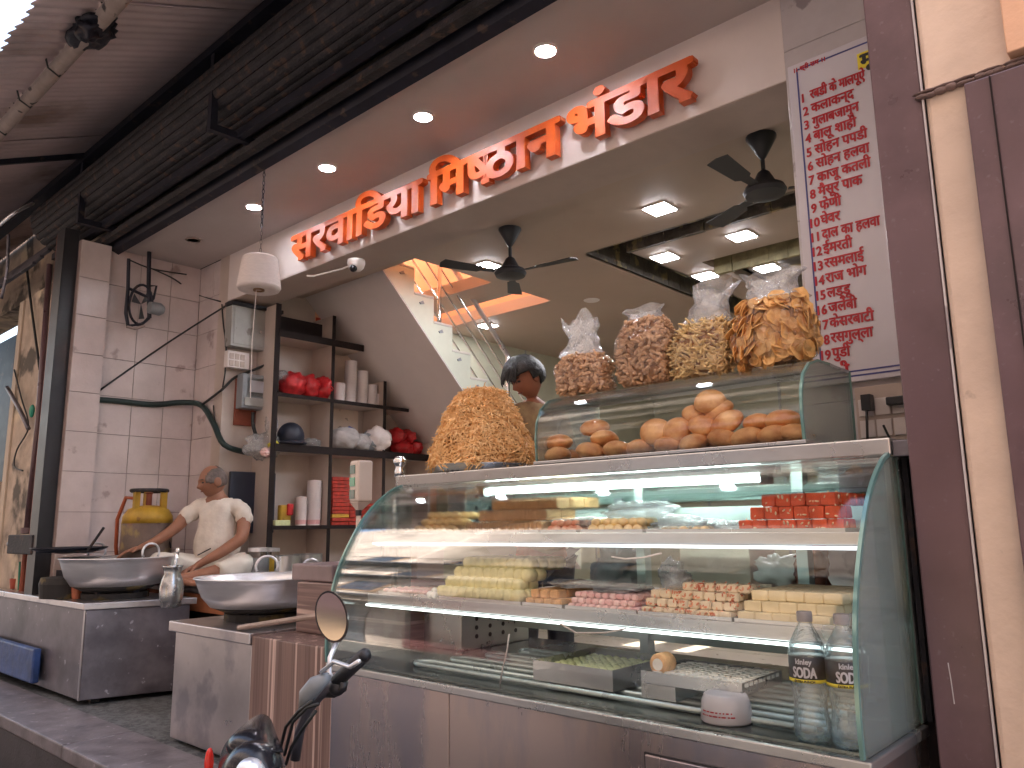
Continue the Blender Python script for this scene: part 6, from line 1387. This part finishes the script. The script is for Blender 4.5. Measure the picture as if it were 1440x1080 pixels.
# tray mat beside the cook
o = top('kneading_plate', B().lathe([(.10, 0), (.14, .02), (.135, .02), (.09, .004), (0, .004)], at(272, 826, Y=2.56), 24), M['csteel'], 'thin steel plate on the platform in front of the cook', 'plate', smooth=True)
# the shop boy further in
q = at(741, 531, Y=3.05)
boy = thing('person', 'young man with thick black hair and tan patterned shirt standing behind the counter looking down', 'person', (q.x, 3.05, ZF + .12), YAW)
hz = q.z - (ZF + .12)
sh_ = hz - .150
J = [((.06, .06, .78), .12, .10), ((.06, .05, 1.0), .115, .09), ((.05, .03, sh_ - .12), .13, .10), ((.045, .02, sh_ - .02), .07, .06), ((.03, -.0, sh_ + .05), .045, .045), ((.01, -.02, hz - .06), .05, .05),
     ((-.09, .0, sh_ - .04), .055, .05), ((-.12, -.05, sh_ - .30), .042, .04), ((-.16, -.24, sh_ - .42), .034, .032), ((-.18, -.36, sh_ - .44), .025, .022),
     ((.17, .04, sh_ - .05), .055, .05), ((.22, .02, sh_ - .33), .042, .04), ((.10, -.18, sh_ - .46), .034, .032), ((.02, -.30, sh_ - .48), .025, .022),
     ((-.02, .05, .74), .085, .085), ((-.03, .04, .42), .06, .06), ((-.03, .07, .06), .04, .04), ((-.04, -.06, .035), .035, .028), ((.14, .07, .74), .085, .085), ((.15, .05, .42), .06, .06), ((.15, .09, .06), .04, .04), ((.15, -.04, .035), .035, .028)]
E_ = [(0, 1), (1, 2), (2, 3), (3, 4), (4, 5), (3, 6), (6, 7), (7, 8), (8, 9), (3, 10), (10, 11), (11, 12), (12, 13), (0, 14), (14, 15), (15, 16), (16, 17), (0, 18), (18, 19), (19, 20), (20, 21)]
add_hand(J, E_, 9, V(J[9][0]), V((-.1, -1, -.1)), V((0, 0, 1)), -1); add_hand(J, E_, 13, V(J[13][0]), V((-.4, -.9, -.1)), V((0, 0, 1)), -1)
skin_mesh('body', J, E_, M['skin2'], boy)
skin_mesh('shirt', [((.06, .06, .72), .145, .12), ((.06, .05, 1.0), .135, .11), ((.05, .03, sh_ - .13), .150, .118), ((.045, .025, sh_ - .03), .098, .082), ((.036, .010, sh_ + .045), .066, .064), ((-.09, .0, sh_ - .045), .070, .064), ((-.12, -.04, sh_ - .26), .056, .054), ((.17, .04, sh_ - .055), .070, .064), ((.215, .025, sh_ - .28), .056, .054)],
          [(0, 1), (1, 2), (2, 3), (3, 4), (3, 5), (5, 6), (3, 7), (7, 8)], M['shirt'], boy, noise_amp=.008, nscale=11)
skin_mesh('trousers', [((.06, .06, .80), .145, .12), ((-.02, .05, .70), .10, .10), ((-.03, .04, .42), .075, .075), ((-.03, .07, .09), .06, .06), ((.14, .07, .70), .10, .10), ((.15, .05, .42), .075, .075), ((.15, .09, .09), .06, .06)], [(0, 1), (1, 2), (2, 3), (0, 4), (4, 5), (5, 6)], M['navy'], boy, noise_amp=.006)
head(boy, (0, -.03, hz - .005), rad(-58), rad(30), .215, M['skin2'], M['hair'], 'full')
B().box((q.x - .6, 2.75, ZF + .001), (q.x + .9, 3.5, ZF + .118)); o = top('duckboard', B().box((q.x - .6, 2.75, ZF + .001), (q.x + .9, 3.5, ZF + .118)), M['wood'], 'low wooden platform behind the display counter under the young man', 'platform', bevel=.005)

# ================================================================ MOTORBIKE
mb2c = at(350, 1070, Y=1.12)
mk = thing('motorbike', 'black motorbike parked at the step with a round mirror and chrome handlebar', 'motorbike', (mb2c.x, 1.15, 0))
YM_ = 1.22
mc = at(466, 867, Y=YM_ + .02)
f_ = (Vector((0, 0, 1.5)) - mc).normalized()
# mirror: oval glass in a black shell
n1 = Vector((.72, -.62, .12)).normalized(); ux = n1.cross(Vector((0, 0, 1))).normalized(); uy = ux.cross(n1).normalized(); tl_ = Matrix.Rotation(rad(16), 3, n1); ux = tl_ @ ux; uy = tl_ @ uy
def disc(r1, r2, off0, off1, grow=1):
    v = []; n_ = 32
    for o_, g_ in ((off0, 1), ((off0 + off1) / 2, grow), (off1, .7)):
        for k in range(n_): a = 2 * math.pi * k / n_; v.append(mc + ux * (r1 * g_ * math.cos(a)) + uy * (r2 * g_ * math.sin(a)) + n1 * o_)
    return v, [tuple(range(n_)), tuple(range(2 * n_, 3 * n_))] + [(i * n_ + k, i * n_ + (k + 1) % n_, (i + 1) * n_ + (k + 1) % n_, (i + 1) * n_ + k) for i in range(2) for k in range(n_)]
v, f = disc(.040, .066, .0, -.03, 1.03); mr_ = B().add(v, f).out('mirror', M['gloss'], mk, smooth=True)
v = []; n_ = 32
for k in range(n_): a = 2 * math.pi * k / n_; v.append(mc + ux * (.036 * math.cos(a)) + uy * (.061 * math.sin(a)) + n1 * .0012)
B().add(v, [tuple(range(n_))]).out('mirror_glass', M['mirror'], mr_)
p0 = mc + uy * -.062 - n1 * .012
P = lambda x, y, Y=YM_: at(x, y, Y=Y)
B().tube([p0, P(464, 925), P(463, 945), P(468, 958)], .0065, 8).out('mirror_stem', M['alum'], mk, smooth='all')
B().tube([P(415, 1068, 1.2), P(421, 1030, 1.2), P(432, 1000, 1.2), P(450, 978, 1.21), P(478, 955, YM_)], .0125, 12).out('handlebar', M['dsteel'], mk, smooth='all')
B().tube([P(474, 958), P(490, 942), P(512, 922)], [.017, .018, .017], 14).out('grip', M['black'], mk, smooth='all')
B().ell(P(513, 921), (.0165, .0165, .0165), 10, 8).out('bar_end', M['black'], mk, smooth='all')
B().tube([P(452, 968), P(455, 975), P(470, 975), P(482, 968), P(484, 958)], .011, 8).out('switch_gear', M['black'], mk, smooth='all')
B().ell(P(456, 960), (.026, .022, .02), 12, 8).ell(P(474, 966), (.024, .02, .022), 12, 8).out('switch_housing', M['black'], mk, smooth='all')
B().tube([P(461, 952, 1.18), P(445, 962, 1.17), P(432, 978, 1.16), P(424, 1000, 1.16)], [.012, .022, .022, .008], 10).out('brake_master', M['meter'], mk, smooth='all')
B().tube([P(452, 945, 1.17), P(470, 930, 1.15), P(492, 938, 1.15), P(505, 930, 1.14)], .0055, 6).out('brake_lever', M['alum'], mk, smooth='all')
for pts in (((440, 985), (420, 1000), (402, 1022), (395, 1050)), ((448, 990), (432, 995), (412, 1015), (400, 1062)), ((444, 1000), (428, 1022), (410, 1050), (402, 1075))):
    B().tube([P(x, y, 1.14) for x, y in pts], .0042, 6).out('cable', M['cable'], mk, smooth='all')
# fairing: visor, instrument cowl, headlamp
def loft(rings, name, m, par=mk, cap=True):
    n_ = len(rings[0]); v = [p for r_ in rings for p in r_]; f = []
    for i in range(len(rings) - 1):
        for k in range(n_ - 1): f.append((i * n_ + k, i * n_ + k + 1, (i + 1) * n_ + k + 1, (i + 1) * n_ + k))
    o = B().add(v, f).out(name, m, par, smooth='all'); s = o.modifiers.new('s', 'SOLIDIFY'); s.thickness = .006; b_ = o.modifiers.new('sub', 'SUBSURF'); b_.levels = b_.render_levels = 2; return o
A_ = lambda x, y, Y=1.02: at(x, y, Y=Y)
loft([[A_(312, 1046, 1.10), A_(335, 1022, 1.12), A_(358, 1004, 1.13), A_(372, 1000, 1.14), A_(384, 1008, 1.15)],
      [A_(306, 1068, 1.04), A_(330, 1040, 1.03), A_(352, 1022, 1.03), A_(370, 1016, 1.05), A_(392, 1040, 1.10)],
      [A_(300, 1100, 1.02), A_(318, 1085, .99), A_(345, 1060, .98), A_(375, 1050, 1.0), A_(410, 1065, 1.06)]], 'visor', M['gloss'])
B().ell(A_(352, 1048, 1.03), (.065, .05, .035), 20, 12).out('instrument_cowl', M['gloss'], mk, smooth='all')
B().ell(A_(356, 1092, 1.0), (.075, .07, .075), 24, 16).out('headlamp_shell', M['gloss'], mk, smooth='all')
B().ell(A_(352, 1090, .955), (.04, .03, .035), 20, 12).out('headlamp', M['alum'], mk, smooth='all')
B().prism([(0, 0), (.03, .02), (.012, .10), (-.01, .06)], 'Y', 0, .02)
qq = A_(294, 1072, 1.04); B().ell(qq, (.009, .012, .035), 10, 8).out('indicator', M['tailred'], mk, smooth='all')
# the rest of the bike, below the frame: fork, wheels, tank, seat
bx_, by_ = mb2c.x, 1.12
B().tube([(bx_ + .04, by_ + .0, .95), (bx_ - .02, by_ - .0, .30)], .022, 10).out('fork', M['alum'], mk, smooth='all')
def wheel(x, y):
    w_ = B().lathe([(.27, -.045), (.305, -.03), (.31, 0), (.305, .03), (.27, .045), (.26, 0), (.27, -.045)], (x, y, .31), 40, 'Y').out('wheel', M['black'], mk, smooth='all'); B().lathe([(.0, -.02), (.04, -.03), (.04, .03), (0, .02)], (x, y, .31), 16, 'Y').out('hub', M['alum'], w_)
    bb = B(); [bb.tube([(x + .035 * math.cos(a), y, .31 + .035 * math.sin(a)), (x + .265 * math.cos(a), y, .31 + .265 * math.sin(a))], .008, 6) for a in [k * math.pi / 5 for k in range(10)]]; bb.out('spokes', M['alum'], w_)
wheel(bx_ - .08, by_); wheel(bx_ + 1.18, by_)
B().ell((bx_ + .42, by_, .80), (.24, .12, .11), 24, 14).out('fuel_tank', M['gloss'], mk, smooth='all')
B().ell((bx_ + .90, by_, .80), (.36, .11, .06), 24, 12).out('seat', M['black'], mk, smooth='all')
B().box((bx_ + .35, by_ - .10, .30), (bx_ + .65, by_ + .10, .62)).out('engine', M['dsteel'], mk, bevel=.03)
B().tube([(bx_ + .04, by_, .85), (bx_ + .3, by_, .72), (bx_ + .8, by_, .70), (bx_ + 1.18, by_, .31)], .02, 8).out('frame', M['black'], mk, smooth='all')
